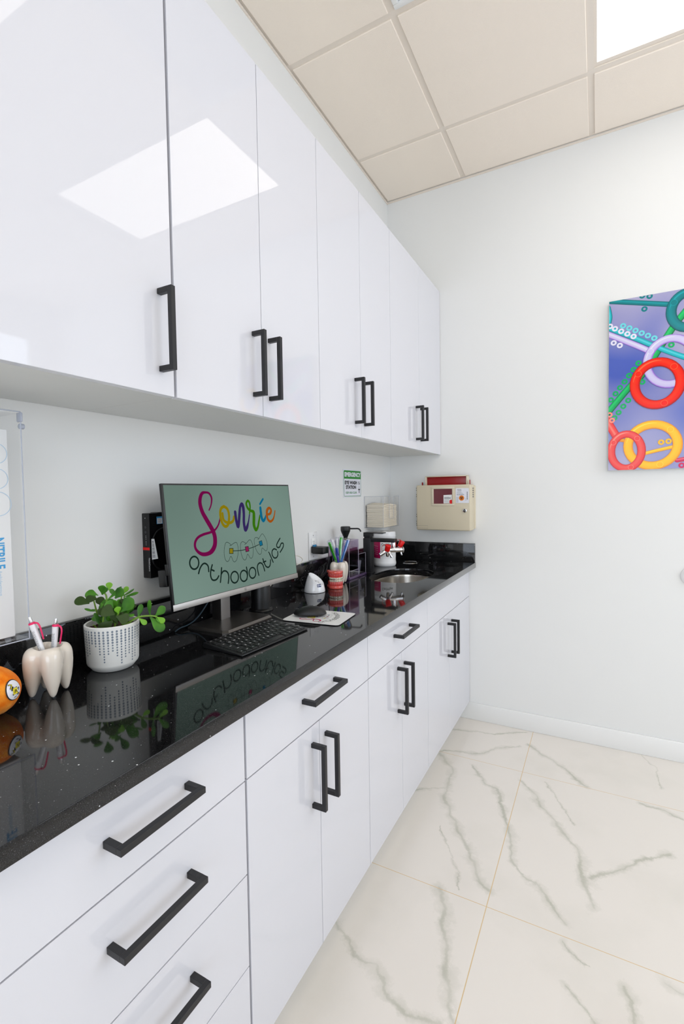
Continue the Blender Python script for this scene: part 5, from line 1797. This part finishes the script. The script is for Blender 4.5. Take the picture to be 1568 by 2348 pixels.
def toothbrush(label, dx, dd, L, mh, mb, lean_x, lean_d, flip=0.0, beads=False):
    foot = tc_ + RV * (dx * 0.18 - lean_x * 0.022) + FV * (dd * 0.18 - lean_d * 0.022) + Vector((0, 0, 0.052))
    topp = foot + (RV * lean_x + FV * lean_d + Vector((0, 0, 1))).normalized() * L
    t = thing('toothbrush', label, 'toothbrush', foot, group='wrapped toothbrushes in the tooth holder')
    t.rotation_mode = 'QUATERNION'
    z = (topp - foot).normalized()
    x = RV * math.cos(flip) + FV * math.sin(flip)
    x = (x - z * x.dot(z)).normalized()
    t.rotation_quaternion = Matrix((x, z.cross(x), z)).transposed().to_quaternion()
    b = B()
    b.box((-0.0050, -0.0030, 0.0), (0.0050, 0.0030, L * 0.72), 0.002)
    b.box((-0.0066, -0.0032, L * 0.66), (0.0066, 0.0032, L), 0.0026)
    if beads:
        for k in range(int(L * 0.8 / 0.005)):
            b.sphere((0, 0, 0.004 + k * 0.005), 0.0046, seg=8)
    b.build('handle', mh, t)
    b = B()
    for k in range(4):
        b.box((-0.0046, -0.010, L - 0.024 + k * 0.0055), (0.0046, -0.003, L - 0.0205 + k * 0.0055), 0.0008)
    b.build('bristles', mb, t)
    B().box((-0.0085, -0.0125, 0.002), (0.0085, 0.006, L + 0.008), 0.003).build('wrapper', M['wrap'], t)


toothbrush('bright green wrapped toothbrush leaning far left over the holder rim', -0.018, -0.02, 0.146, M['tb_green'], M['tb_white'], -0.34, -0.14, 2.6)
toothbrush('sky blue wrapped toothbrush at the left edge of the holder', -0.032, 0.0, 0.120, M['tb_sky'], M['tb_white'], -0.36, 0.12, 0.4)
toothbrush('royal blue wrapped toothbrush with beaded texture in front of the bunch', -0.004, -0.03, 0.114, M['tb_royal'], M['tb_white'], -0.10, -0.20, 2.9, True)
toothbrush('bright green wrapped toothbrush standing upright in the middle', 0.006, 0.01, 0.156, M['tb_green'], M['tb_white'], 0.08, 0.02, 2.9)
toothbrush('blue wrapped toothbrush leaning right towards the soap pump', 0.014, -0.012, 0.152, M['tb_blue'], M['tb_white'], 0.33, -0.08, 2.8)
toothbrush('white wrapped toothbrush with red bristles at the back of the bunch', -0.02, 0.03, 0.148, M['tb_white'], M['tb_pink'], -0.20, 0.14, 3.3)
toothbrush('purple wrapped toothbrush on the right of the bunch', 0.022, 0.02, 0.146, M['tb_violet'], M['tb_white'], 0.22, 0.18, 0.3, True)
toothbrush('white wrapped toothbrush with pink bristles, left of centre at the back', -0.008, 0.03, 0.150, M['tb_white'], M['tb_pink'], -0.05, 0.16, 3.1)

# ------------------------------------------------------------------ plush
O = Vector((0.1335, 0.462, ZT))
pl = thing('plush_toy', 'round orange plush ball with an oval patch at the left edge of the worktop', 'plush toy', O)
bm2 = bmesh.new()
bmesh.ops.create_icosphere(bm2, subdivisions=5, radius=1.0)
for v in bm2.verts:
    n_ = v.co.normalized()
    seam = 0.0
    for ax in (Vector((1, 0.2, 0.1)), Vector((-0.3, 1, 0.2))):
        seam += math.exp(-(n_.dot(ax.normalized()) / 0.05) ** 2) * 0.025
    z = n_.z
    k = 1.0 - seam - 0.05 * max(0, z) ** 2
    k *= 1.0 + 0.02 * math.sin(5 * n_.x + 3) + 0.015 * math.sin(6 * n_.y)
    kt = 1.0 - 0.16 * max(0.0, z) ** 1.5
    v.co = Vector((n_.x * 0.051 * k * kt, n_.y * 0.051 * k * kt, 0.0475 + n_.z * 0.0475 * k))
    if v.co.z < 0.0005:
        v.co.z = 0.0005
b = B()
b.merge(bm2)
b.build('body', M['orange'], pl)
# oval embroidered patch facing the viewer's right
pn = Vector((0.955, 0.33, 0.12)).normalized()
pc0 = Vector((0, 0, 0.0475)) + Vector((pn.x * 0.0512, pn.y * 0.0512, pn.z * 0.0478))
pu = (Vector((0, 0, 1)) - pn * pn.z).normalized()
pr = pu.cross(pn)
ppl = Plane(pc0, pr, pu)


def wrapball(co):
    v = co - Vector((0, 0, 0.0475))
    h = (co - pc0).dot(pn)
    q = Vector((v.x / 0.051, v.y / 0.051, v.z / 0.0475)).normalized()
    kt = (1.0 - 0.16 * max(0.0, q.z) ** 1.5) * (1.0 + 0.02 * math.sin(5 * q.x + 3) + 0.015 * math.sin(6 * q.y))
    return Vector((q.x * 0.051 * kt, q.y * 0.051 * kt, 0.0475 + q.z * 0.0475)) + q * (0.0014 + h * 0.8)


def oval(rx, ry, n=40):
    return [(rx * math.cos(2 * PI * k / n), ry * math.sin(2 * PI * k / n)) for k in range(n)]


d = Draw(ppl)


def ring_fill(rx, ry, m, h):
    prev = None
    for s_ in (0.25, 0.5, 0.75, 1.0):
        cur = [(x * s_, y * s_) for x, y in oval(rx, ry, 32)]
        if prev is None:
            d.poly(cur, m, h)
        else:
            for k in range(32):
                d.poly([prev[k], prev[(k + 1) % 32], cur[(k + 1) % 32], cur[k]], m, h)
        prev = cur


ring_fill(0.0165, 0.0200, M['ink'], 0.0)
ring_fill(0.0148, 0.0182, M['signwhite'], 0.0006)
d.rect(-0.0055, -0.009, 0.006, 0.004, M['ink'], 0.0012)
d.rect(-0.0045, -0.008, 0.005, 0.003, M['yellow'], 0.0018)
d.stroke([(-0.009, 0.012), (-0.004, 0.010), (-0.008, 0.004), (-0.003, 0.006), (-0.006, 0.001)], 0.0026, M['ink'], 0.0014)
d.stroke([(-0.009, 0.012), (-0.004, 0.010), (-0.008, 0.004)], 0.0012, M['yellow'], 0.0020)
d.stroke([(-0.002, -0.005), (0.0005, 0.0), (0.003, -0.005)], 0.0012, M['ink'], 0.0024)
d.stroke([(0.008, -0.003), (0.010, 0.001), (0.006, 0.0)], 0.0014, M['ink'], 0.0014)
d.stroke([(0.004, -0.011), (0.008, -0.008), (0.009, -0.012)], 0.0014, M['ink'], 0.0014)
d.stroke([(-0.002, -0.014), (0.002, -0.013)], 0.0014, M['ink'], 0.0014, 0)
d.build('patch', pl, warp=wrapball)

# ------------------------------------------------------------------ potted plant
pot_c = Vector((0.1085, 0.738, ZT))
pp = thing('potted_plant', 'jade plant in a white ceramic pot patterned with grey dots', 'potted plant', pot_c)
R0 = 0.0605
B().lathe([(0, 0.0004), (0.043, 0.0004), (0.046, 0.002), (0.0555, 0.0135), (0.0572, 0.018), (R0, 0.103), (0.0603, 0.1075), (0.058, 0.1092), (0.0555, 0.1075), (0.0545, 0.096), (0.0535, 0.05), (0, 0.045)], seg=72).build('pot', M['pot'], pp)
bm2 = bmesh.new()
rr_ = random.Random(2)
NC = 40
for c_ in range(NC):
    ang = 2 * PI * c_ / NC
    nrow = 9 + int(3.0 * math.sin(c_ * 1.35) + 2.0 * math.sin(c_ * 0.53 + 1))
    for r_ in range(nrow):
        z = 0.0985 - r_ * 0.0063
        rad = 0.0573 + (R0 - 0.0573) * (z - 0.018) / 0.085 + 0.0003
        s_ = 0.0024 * (1.0 if r_ < 5 else 0.78)
        vs = []
        for k in range(8):
            a2 = ang + s_ * math.cos(2 * PI * k / 8) / rad
            vs.append(bm2.verts.new((rad * math.cos(a2), rad * math.sin(a2), z + s_ * 1.15 * math.sin(2 * PI * k / 8))))
        bm2.faces.new(vs)
b = B()
b.merge(bm2)
b.build('dot_pattern', M['potdot'], pp, smooth=False)
bm2 = bmesh.new()
bmesh.ops.create_circle(bm2, cap_ends=True, segments=40, radius=0.0545)
bmesh.ops.triangulate(bm2, faces=bm2.faces)
bmesh.ops.subdivide_edges(bm2, edges=bm2.edges, cuts=4, use_grid_fill=True)
for v in bm2.verts:
    v.co.z = 0.0945 + rr_.uniform(-0.0015, 0.0025)
b = B()
b.merge(bm2)
b.build('soil', M['soil'], pp)

VW = 974.0


def pv(X, Y, dep=0.0):
    """drawing frame over the pot -> plant coordinates: X right, Y up (in centimetres/10), depth away"""
    dx = (X - 808) / 3.484 / VW
    dy = (635 - Y) / 3.484 / VW
    return RV * dx + Vector((0, 0, 0.1075 + dy)) + FV * dep


stems = [([(700, 700), (688, 600), (685, 455)], 0.0024, 0.02, -0.01), ([(765, 700), (768, 560), (770, 430), (752, 395)], 0.0028, 0.0, 0.0), ([(800, 690), (835, 560), (850, 430)], 0.0024, 0.01, 0.03),
         ([(840, 700), (870, 600), (900, 540)], 0.0030, -0.015, -0.02), ([(850, 690), (860, 560), (870, 440)], 0.0022, 0.02, 0.03), ([(870, 690), (935, 650), (1040, 590), (1135, 578), (1195, 585)], 0.0028, -0.01, -0.015),
         ([(760, 700), (780, 600), (800, 540)], 0.0024, -0.02, -0.03), ([(730, 710), (700, 660), (690, 640)], 0.002, -0.01, -0.02)]
b = B()
for pts, r, d0, d1 in stems:
    n = len(pts)
    b.tube([pv(x, y, d0 + (d1 - d0) * k / (n - 1)) - (Vector((0, 0, 0.006)) if k == 0 else Vector()) for k, (x, y) in enumerate(pts)], r, seg=8, taper=r * 0.7)
b.build('stems', M['stem'], pp)


def leaf(bmx, base, tip, hw_, nrm, cup=0.15, mi=0):
    ax = tip - base
    L = ax.length
    ax = ax / L
    sd = ax.cross(nrm).normalized()
    nr = sd.cross(ax).normalized()
    prof = [(0.0, 0.16), (0.1, 0.24), (0.25, 0.45), (0.42, 0.76), (0.58, 0.96), (0.7, 1.0), (0.82, 0.9), (0.92, 0.64), (0.98, 0.32), (1.0, 0.05)]
    seg = 10
    rings = []
    for t_, w_ in prof:
        c = base + ax * (L * t_) + nr * (cup * L * (t_ - 0.5) ** 2 * 1.2)
        hw2 = hw_ * w_
        th_ = min(0.0019, hw2 * 0.6) * (0.55 + 0.45 * math.sin(PI * t_)) if t_ < 1 else 0.0002
        rings.append([bmx.verts.new(c + sd * hw2 * math.cos(2 * PI * k / seg) + nr * (th_ * math.sin(2 * PI * k / seg) + 0.22 * hw2 * math.cos(2 * PI * k / seg) ** 2)) for k in range(seg)])
    for A, C in zip(rings[:-1], rings[1:]):
        for k in range(seg):
            f = bmx.faces.new((A[k], A[(k + 1) % seg], C[(k + 1) % seg], C[k]))
            f.material_index = mi
    for q in (list(reversed(rings[0])), rings[-1]):
        f = bmx.faces.new(q)
        f.material_index = mi


LVC = Vector((0.81, -0.58, 0.1))
LV = [(685, 460, 570, 430, 30, 1), (685, 450, 610, 385, 30, 0), (755, 422, 650, 425, 22, 1), (745, 402, 655, 368, 16, 0), (745, 395, 740, 332, 20, 2), (765, 398, 788, 318, 28, 0), (770, 398, 822, 340, 10, 0),
      (775, 462, 897, 350, 13, 0), (850, 430, 798, 368, 14, 0), (852, 430, 895, 372, 16, 2), (868, 430, 940, 350, 30, 0), (870, 442, 982, 380, 11, 0), (872, 450, 988, 420, 10, 0), (860, 492, 935, 455, 18, 0),
      (905, 540, 1012, 440, 42, 0), (898, 548, 895, 490, 20, 2), (858, 505, 812, 448, 26, 0), (880, 552, 792, 498, 40, 1), (882, 560, 835, 612, 18, 2), (868, 600, 765, 685, 40, 1), (893, 565, 985, 600, 34, 1),
      (955, 570, 1018, 572, 14, 0), (866, 660, 850, 748, 22, 0), (870, 672, 978, 690, 20, 2), (868, 652, 930, 650, 10, 1), (690, 545, 602, 520, 10, 0), (690, 538, 615, 548, 8, 0), (690, 532, 748, 500, 14, 0),
      (690, 642, 745, 600, 12, 0), (735, 700, 690, 615, 28, 0), (752, 645, 700, 545, 14, 0), (768, 485, 735, 500, 20, 0), (790, 565, 808, 465, 20, 0), (770, 560, 830, 600, 26, 0), (775, 640, 720, 560, 22, 0), (830, 640, 790, 560, 24, 0), (900, 620, 945, 560, 20, 0),
      (1040, 592, 1060, 488, 17, 0), (1048, 597, 1106, 648, 16, 2), (1135, 580, 1142, 442, 14, 0), (1138, 590, 1232, 710, 32, 0), (1182, 580, 1264, 508, 26, 0), (1190, 588, 1242, 640, 18, 2), (1175, 585, 1215, 635, 14, 0)]
bm2 = bmesh.new()
rr_ = random.Random(11)
for (x0_, y0_, x1_, y1_, w_, mi_c) in LV:
    onb = x0_ > 1000
    dep = -0.013 if onb else rr_.uniform(-0.028, 0.028)
    if mi_c == 1 and not onb:
        dep = -0.03
    if (x0_, y0_) in ((905, 540), (765, 398), (868, 430)):
        dep = -0.015
    p0, p1 = pv(x0_, y0_, dep), pv(x1_, y1_, dep + rr_.uniform(-0.008, 0.008))
    nrm = (LVC * (1.0 if w_ > 15 else 0.35) + Vector((0, 0, 1)) * rr_.uniform(0.1, 0.6) + RV * rr_.uniform(-0.25, 0.25)).normalized()
    leaf(bm2, p0, p1, w_ * 1.32 / 3.484 / VW, nrm, mi=mi_c)
for k in range(44):
    X_, Y_ = 720 + rr_.uniform(0, 220), 490 + rr_.uniform(0, 150)
    dep = rr_.uniform(-0.02, 0.034)
    a_ = rr_.uniform(-0.4, PI + 0.4)
    l_ = rr_.uniform(55, 110)
    p0, p1 = pv(X_, Y_, dep), pv(X_ + l_ * math.cos(a_), Y_ - l_ * math.sin(a_), dep + rr_.uniform(-0.012, 0.012))
    nrm = (LVC + Vector((0, 0, 1)) * rr_.uniform(0.1, 0.8) + RV * rr_.uniform(-0.4, 0.4)).normalized()
    leaf(bm2, p0, p1, l_ * rr_.uniform(0.24, 0.36) / 3.484 / VW, nrm, mi=(0, 0, 1)[k % 3])
bmesh.ops.recalc_face_normals(bm2, faces=bm2.faces)
b = B()
me_ = bpy.data.meshes.new('t')
bm2.to_mesh(me_)
bm2.free()
b.bm.from_mesh(me_)
b.build('foliage', [M['leaf'], M['leafdark'], M['leaflight']], pp, ang=60)

# ------------------------------------------------------------------ white charging dock
dc = Vector((0.0985, 1.682, ZT))
t = thing('charging_dock', 'small white cone-shaped charging dock with a slanted recessed top', 'charging dock', dc)
bm2 = bmesh.new()
seg = 56
prof = [(0.0, 0.0015), (0.0435, 0.0015), (0.0442, 0.004), (0.0425, 0.014), (0.0385, 0.032), (0.033, 0.052), (0.027, 0.068), (0.021, 0.08), (0.012, 0.087), (0, 0.09)]
b = B()
b.lathe(prof, seg=seg)
pn_ = (RV * 0.58 - FV * 0.22 + Vector((0, 0, 0.80))).normalized()
pcut = Vector((0, 0, 0.0575)) + RV * 0.004
r = bmesh.ops.bisect_plane(b.bm, geom=list(b.bm.verts) + list(b.bm.edges) + list(b.bm.faces), plane_co=pcut, plane_no=pn_, clear_outer=True)
bmesh.ops.remove_doubles(b.bm, verts=b.bm.verts, dist=0.00005)
edges = [e for e in b.bm.edges if e.is_boundary and all(abs((v.co - pcut).dot(pn_)) < 1e-4 for v in e.verts)]
r = bmesh.ops.edgeloop_fill(b.bm, edges=edges)
f = r['faces']
cut = bmesh.ops.inset_region(b.bm, faces=f, thickness=0.0022, depth=0.0)
for dp_, th_ in ((-0.002, 0.0015), (0.0, 0.004), (-0.004, 0.006), (-0.002, 0.004)):
    bmesh.ops.inset_region(b.bm, faces=f, thickness=th_, depth=dp_)
b.build('body', M['whitegloss'], t, ang=40)
B().lathe([(0, 0.0003), (0.0425, 0.0003), (0.043, 0.0014), (0, 0.0014)]).build('rubber_base', M['rubber'], t)
bn = (RV * 0.52 - FV * 0.82 + Vector((0, 0, 0.2))).normalized()
bu = (Vector((0, 0, 1)) - bn * bn.z).normalized()
d = Draw(Plane(Vector((0, 0, 0.0225)) + bn * 0.0418, bu.cross(bn), bu))
for k in range(14):
    d.rect(-0.0098 + k * 0.0014, -0.0062 + (0.0008 if k in (0, 13) else 0), -0.0084 + k * 0.0014, 0.0062 - (0.0008 if k in (0, 13) else 0), M['navy'], 0.0)
d.disc(-0.0045, 0.0, 0.0035, M['signwhite'], 0.0002, 14)
d.disc(-0.0045, 0.0, 0.0024, M['navy'], 0.0003, 14)
d.stroke([(-0.006, -0.0015), (-0.003, 0.0018)], 0.0009, M['signwhite'], 0.0004, 0)
for k in range(5):
    d.rect(0.0012 + k * 0.0013, -0.0008, 0.0025 + k * 0.0013, 0.002, M['signwhite'], 0.0003)


def to_dock(co):
    q = Vector((co.x, co.y, 0))
    z = co.z
    # radius of the body at this height
    for (r0, z0), (r1, z1) in zip(prof[1:-1], prof[2:]):
        if z0 <= z <= z1:
            rad = r0 + (r1 - r0) * (z - z0) / (z1 - z0)
            h = max(0.0, (co - Vector((0, 0, 0.0225))).dot(bn) - 0.0418)
            return q.normalized() * (rad + 0.0008 + h * 1.3) + Vector((0, 0, z))
    return co


d.build('badge', t, warp=to_dock)

# ------------------------------------------------------------------ dental model
dm_c = Vector((0.142, 1.785, ZT))
fa = math.atan2(-0.62, 0.78)            # the front teeth look towards the room
dm = thing('dental_model', 'red acrylic model of upper and lower jaws wearing braces, beside the dock', 'dental model', dm_c, rz=fa)


def horseshoe(rx, ry, back, n=26, inner=0.0):
    """D-shaped outline, front at +x"""
    pts = []
    for k in range(n + 1):
        a = -PI / 2 * 1.12 + PI * 1.12 * k / n
        pts.append((rx * math.cos(a), ry * math.sin(a)))
    pts.append((back, ry * 0.86))
    pts.append((back, -ry * 0.86))
    return pts


for nm, z0, z1, zg, sgn in (('lower_jaw', 0.0004, 0.013, 0.031, 1), ('upper_jaw', 0.0755, 0.064, 0.049, -1)):
    b = B()
    b.prism(horseshoe(0.034, 0.031, -0.034), min(z0, z1), max(z0, z1), 0.002)
    b.prism(horseshoe(0.0305, 0.0275, -0.03), min(z1, zg) - 0.002, max(z1, zg), 0.003)
    j = b.build(nm, M['coral'], dm)
    # scalloped gum roots
    g = B()
    for k in range(12):
        a = -PI * 0.46 + PI * 0.92 * k / 11
        x, y = 0.0295 * math.cos(a), 0.027 * math.sin(a)
        g.cyl((x, y, z1), (x * 0.99, y * 0.99, zg + sgn * 0.0015), 0.0036, 0.0031, 12, 0.001)
    g.build('gum', M['gum'], j)
for nm, zt, sgn in (('lower_teeth', 0.0325, 1), ('upper_teeth', 0.0475, -1)):
    g = B()
    for k in range(12):
        a = -PI * 0.46 + PI * 0.92 * k / 11
        x, y = 0.0305 * math.cos(a), 0.028 * math.sin(a)
        rot = Matrix.Rotation(a, 3, 'Z')
        wz = 0.0092 if 3 < k < 8 else 0.0080
        g.box((x - 0.0022, y - 0.0031, zt - 0.002 if sgn > 0 else zt - wz + 0.002), (x + 0.0022, y + 0.0031, zt + wz - 0.002 if sgn > 0 else zt + 0.002), 0.0013, 2, rot, (x, y, zt))
    th_ = g.build(nm, M['tooth'], dm)
    g = B()
    pts = []
    zb = zt + sgn * 0.0028
    for k in range(12):
        a = -PI * 0.46 + PI * 0.92 * k / 11
        x, y = 0.0333 * math.cos(a), 0.0305 * math.sin(a)
        g.box((x - 0.0009, y - 0.0013, zb - 0.0014), (x + 0.0009, y + 0.0013, zb + 0.0014), 0.0003, 1, Matrix.Rotation(a, 3, 'Z'), (x, y, zb))
        pts.append((x * 1.02, y * 1.02, zb))
    g.tube(pts, 0.0004, seg=6, sm=3)
    g.build('braces', M['chrome'], th_)
B().box((-0.0345, -0.022, 0.004), (-0.0325, 0.022, 0.072), 0.0008).build('hinge', M['smoke'], dm)

# ------------------------------------------------------------------ mouthwash tank with pump
O = Vector((0.066, 2.06, ZT))
mw = thing('mouthwash_dispenser', 'clear purple-tinted acrylic mouthwash tank with a black pump next to the faucet', 'dispenser', O)
B(O).box((0.024, 1.962, ZT + 0.0004), (0.117, 2.150, ZT + 0.012), 0.002).build('tray', mat('purple acrylic base', (84, 62, 98), 0.1, coat=0.6), mw)


def tank(name, x0, x1, y0, y1, z0, z1, m, t_=0.0028, lid=False):
    b = B(O)
    b.box((x0, y0, z0), (x1, y0 + t_, z1))
    b.box((x0, y1 - t_, z0), (x1, y1, z1))
    b.box((x0, y0 + t_, z0), (x0 + t_, y1 - t_, z1))
    b.box((x1 - t_, y0 + t_, z0), (x1, y1 - t_, z1))
    if lid:
        b.box((x0 + t_, y0 + t_, z1 - t_), (x1 - t_, y1 - t_, z1))
    return b.build(name, m, mw, smooth=False)


z_b = ZT + 0.0124
tank('tank', 0.026, 0.113, 1.968, 2.068, z_b, ZT + 0.183, M['purpleclear'])
B(O).box((0.0292, 1.9712, z_b + 0.028), (0.1098, 2.0648, ZT + 0.146)).build('liquid', M['purple'], mw, smooth=False)
b = B(O)
for x_, y_ in ((0.113, 1.968), (0.113, 2.068), (0.026, 1.968)):
    b.cyl((x_, y_, z_b), (x_, y_, ZT + 0.183), 0.0011, seg=6)
for a, c in (((0.026, 1.968), (0.113, 1.968)), ((0.113, 1.968), (0.113, 2.068)), ((0.113, 2.068), (0.026, 2.068))):
    b.cyl((*a, ZT + 0.183), (*c, ZT + 0.183), 0.001, seg=6)
b.cyl((0.113, 1.968, z_b + 0.027), (0.113, 2.068, z_b + 0.027), 0.0009, seg=6)
for x_, y_ in ((0.113, 2.146),):
    b.cyl((x_, y_, z_b), (x_, y_, ZT + 0.11), 0.0009, seg=6)
b.cyl((0.113, 2.07, ZT + 0.11), (0.113, 2.146, ZT + 0.11), 0.0009, seg=6)
b.build('polished_edges', mat('violet acrylic edge', (186, 178, 194), 0.12), mw)
tank('cup_bin', 0.05, 0.113, 2.071, 2.146, z_b, ZT + 0.11, M['smoke'])
b = B(O)
b.cyl((0.07, 2.018, ZT + 0.18), (0.07, 2.018, ZT + 0.20), 0.010, bev=0.001)
b.cyl((0.07, 2.018, ZT + 0.19), (0.07, 2.018, ZT + 0.225), 0.0075, 0.0225, 32)
b.cyl((0.07, 2.018, ZT + 0.225), (0.07, 2.018, ZT + 0.248), 0.0235, 0.0235, 32, 0.004)
b.cyl((0.07, 2.018, z_b + 0.03), (0.07, 2.018, ZT + 0.18), 0.0022, seg=10)
b.build('pump', M['softblack'], mw)
B(O).tube([(0.085, 2.020, ZT + 0.237), (0.115, 2.026, ZT + 0.2375), (0.133, 2.030, ZT + 0.237), (0.141, 2.031, ZT + 0.231), (0.145, 2.032, ZT + 0.223)], 0.0035, seg=12).build('spout', M['softblack'], mw)
cups = thing('paper_cup', 'short stack of small clear cups in the smoky bin beside the tank', 'cup', (0.082, 2.108, z_b + 0.0005))
B().lathe([(0, 0), (0.016, 0), (0.022, 0.045), (0.0228, 0.045), (0.0235, 0.06), (0.0225, 0.06), (0.0215, 0.046), (0.0205, 0.044), (0.0150, 0.0015), (0, 0.0015)]).build('cup', M['white'], cups)

# ------------------------------------------------------------------ faucet with eye wash
fx, fy = 0.1045, 2.203
O = Vector((fx, fy, ZT))
fc = thing('faucet', 'square matt black faucet standing between the tank and the sink', 'faucet', O)
b = B(O)
b.box((fx - 0.021, fy - 0.021, ZT + 0.0003), (fx + 0.021, fy + 0.021, 1.0905), 0.0015)
b.build('column', M['blackmetal'], fc)
B(O).box((fx - 0.024, fy - 0.024, ZT + 0.0002), (fx + 0.024, fy + 0.024, ZT + 0.004), 0.001).build('base_plate', M['blackmetal'], fc)
B(O).box((fx + 0.0205, fy - 0.019, 1.0735), (fx + 0.148, fy + 0.019, 1.0905), 0.0015).build('spout', M['blackmetal'], fc)
b = B(O)
b.box((fx - 0.017, fy - 0.017, 1.0905), (fx + 0.015, fy + 0.017, 1.098), 0.0008)
b.box((fx - 0.020, fy - 0.020, 1.098), (fx + 0.0195, fy + 0.020, 1.1155), 0.0012)
b.box((fx - 0.020, fy - 0.020, 1.1155), (fx + 0.088, fy + 0.020, 1.1200), 0.001)
b.build('lever', M['blackmetal'], fc)
ex, ey, ez = fx + 0.136, fy, 1.037
O = Vector((ex, ey, ez))
ew = thing('eyewash_attachment', 'chrome eye wash attachment with two red caps fitted under the faucet spout', 'eye wash', O)
b = B(O)
b.cyl((ex, ey, 1.0733), (ex, ey, ez), 0.011, bev=0.001)
b.cyl((ex - 0.028, ey - 0.03, ez - 0.002), (ex + 0.034, ey + 0.028, ez - 0.002), 0.0125, seg=28, bev=0.001)
b.cyl((ex - 0.014, ey - 0.045, ez - 0.006), (ex - 0.024, ey - 0.02, ez - 0.030), 0.0075, seg=20, bev=0.001)
b.cyl((ex - 0.012, ey - 0.03, ez - 0.008), (ex + 0.004, ey - 0.03, ez - 0.036), 0.0058, seg=20, bev=0.001)
b.cyl((ex - 0.024, ey - 0.052, ez - 0.004), (ex - 0.044, ey - 0.068, ez - 0.022), 0.0095, 0.0105, 24, 0.001)
b.cyl((ex + 0.030, ey + 0.022, ez - 0.01), (ex + 0.034, ey + 0.022, ez - 0.03), 0.0045, seg=16, bev=0.001)
b.build('body', M['chrome'], ew)
B(O).cyl((ex + 0.0342, ey + 0.0282, ez - 0.002), (ex + 0.0385, ey + 0.0322, ez - 0.002), 0.0155, seg=28, bev=0.001).build('end_cap', M['silver'], ew)
for nm, p0, p1 in (('red_cap', (ex - 0.016, ey - 0.045, ez - 0.002), (ex - 0.006, ey - 0.052, ez + 0.026)), ('red_cap', (ex + 0.016, ey + 0.040, ez + 0.010), (ex + 0.030, ey + 0.046, ez + 0.040))):
    b = B(O)
    b.cyl(p0, p1, 0.0125, 0.0148, 28, 0.002)
    b.build(nm, M['red'], ew)
    B(O).cyl(Vector(p0) - (Vector(p1) - Vector(p0)) * 0.35, p0, 0.008, seg=20).build('nozzle', M['chrome'], ew)
b = B(O)
b.tube([(ex - 0.006, ey - 0.050, ez + 0.024), (ex - 0.022, ey - 0.054, ez + 0.030), (ex - 0.038, ey - 0.056, ez + 0.018), (ex - 0.036, ey - 0.056, ez - 0.004), (ex - 0.022, ey - 0.05, ez - 0.018)], 0.0009, seg=6)
b.tube([(ex + 0.028, ey + 0.046, ez + 0.038), (ex + 0.014, ey + 0.048, ez + 0.046), (ex - 0.004, ey + 0.046, ez + 0.040), (ex + 0.002, ey + 0.034, ez + 0.01)], 0.0009, seg=6)
b.build('strap', M['red'], ew)

# ------------------------------------------------------------------ wipes canister
cc = Vector((0.087, 2.452, ZT))
cn = thing('wipes_canister', 'round white wipes canister with a magenta label panel behind the faucet', 'canister', cc)
RC = 0.0625
B().lathe([(0, 0.0004), (0.056, 0.0004), (0.060, 0.004), (RC, 0.012), (RC, 0.022), (RC - 0.001, 0.024), (RC - 0.001, 0.027), (RC - 0.002, 0.030), (RC - 0.0025, 0.155), (RC - 0.001, 0.158), (0, 0.158)], seg=64).build('tub', M['white'], cn)
B().lathe([(RC - 0.0005, 0.1582), (RC + 0.0006, 0.160), (RC + 0.0006, 0.170), (RC - 0.001, 0.172), (RC - 0.0015, 0.186), (RC - 0.005, 0.1905), (0.05, 0.1925), (0.046, 0.190), (0.02, 0.189), (0.012, 0.1935), (0, 0.194)], seg=64).build('lid', M['whitegloss'], cn)
LP = Plane((0, 0, 0.092), (1, 0, 0), (0, 0, 1))
vd = math.atan2(cc.y - 0.0, cc.x - CAM.x)      # direction viewer -> canister
base_a = vd + PI                               # side of the canister facing the viewer


def wrapcan(co):
    ang = base_a + co.x / RC
    rad = RC - 0.0017 - co.y           # plane normal is -y
    return Vector((rad * math.cos(ang), rad * math.sin(ang), co.z))


d = Draw(LP)


def wrect(x0, z0, x1, z1, m, h):
    n = max(1, int(abs(x1 - x0) / 0.004))
    for k in range(n):
        a, c = x0 + (x1 - x0) * k / n, x0 + (x1 - x0) * (k + 1) / n
        d.rect(a, z0, c, z1, m, h)


wrect(-0.094, -0.045, -0.026, 0.045, M['magenta'], 0.0)
wrect(-0.026, -0.045, 0.094, 0.045, M['paper'], 0.0)
d.text('CaviWipes', 0.014, 0.030, 0.018, M['ink'], 0.0004, width=0.066, bold=0.0004)
wrect(-0.020, 0.019, 0.040, 0.0202, M['greyink'], 0.0004)
for k in range(7):
    wrect(-0.020, 0.010 - k * 0.007, 0.050 - (k * 13 % 5) * 0.004, 0.0112 - k * 0.007, M['greyink'], 0.0004)
wrect(0.030, -0.0395, 0.047, -0.0365, M['greyink'], 0.0004)
for k in range(5):
    wrect(-0.075, 0.02 - k * 0.011, -0.04, 0.021 - k * 0.011, M['paper'], 0.0003)
d.build('label', cn, warp=wrapcan)
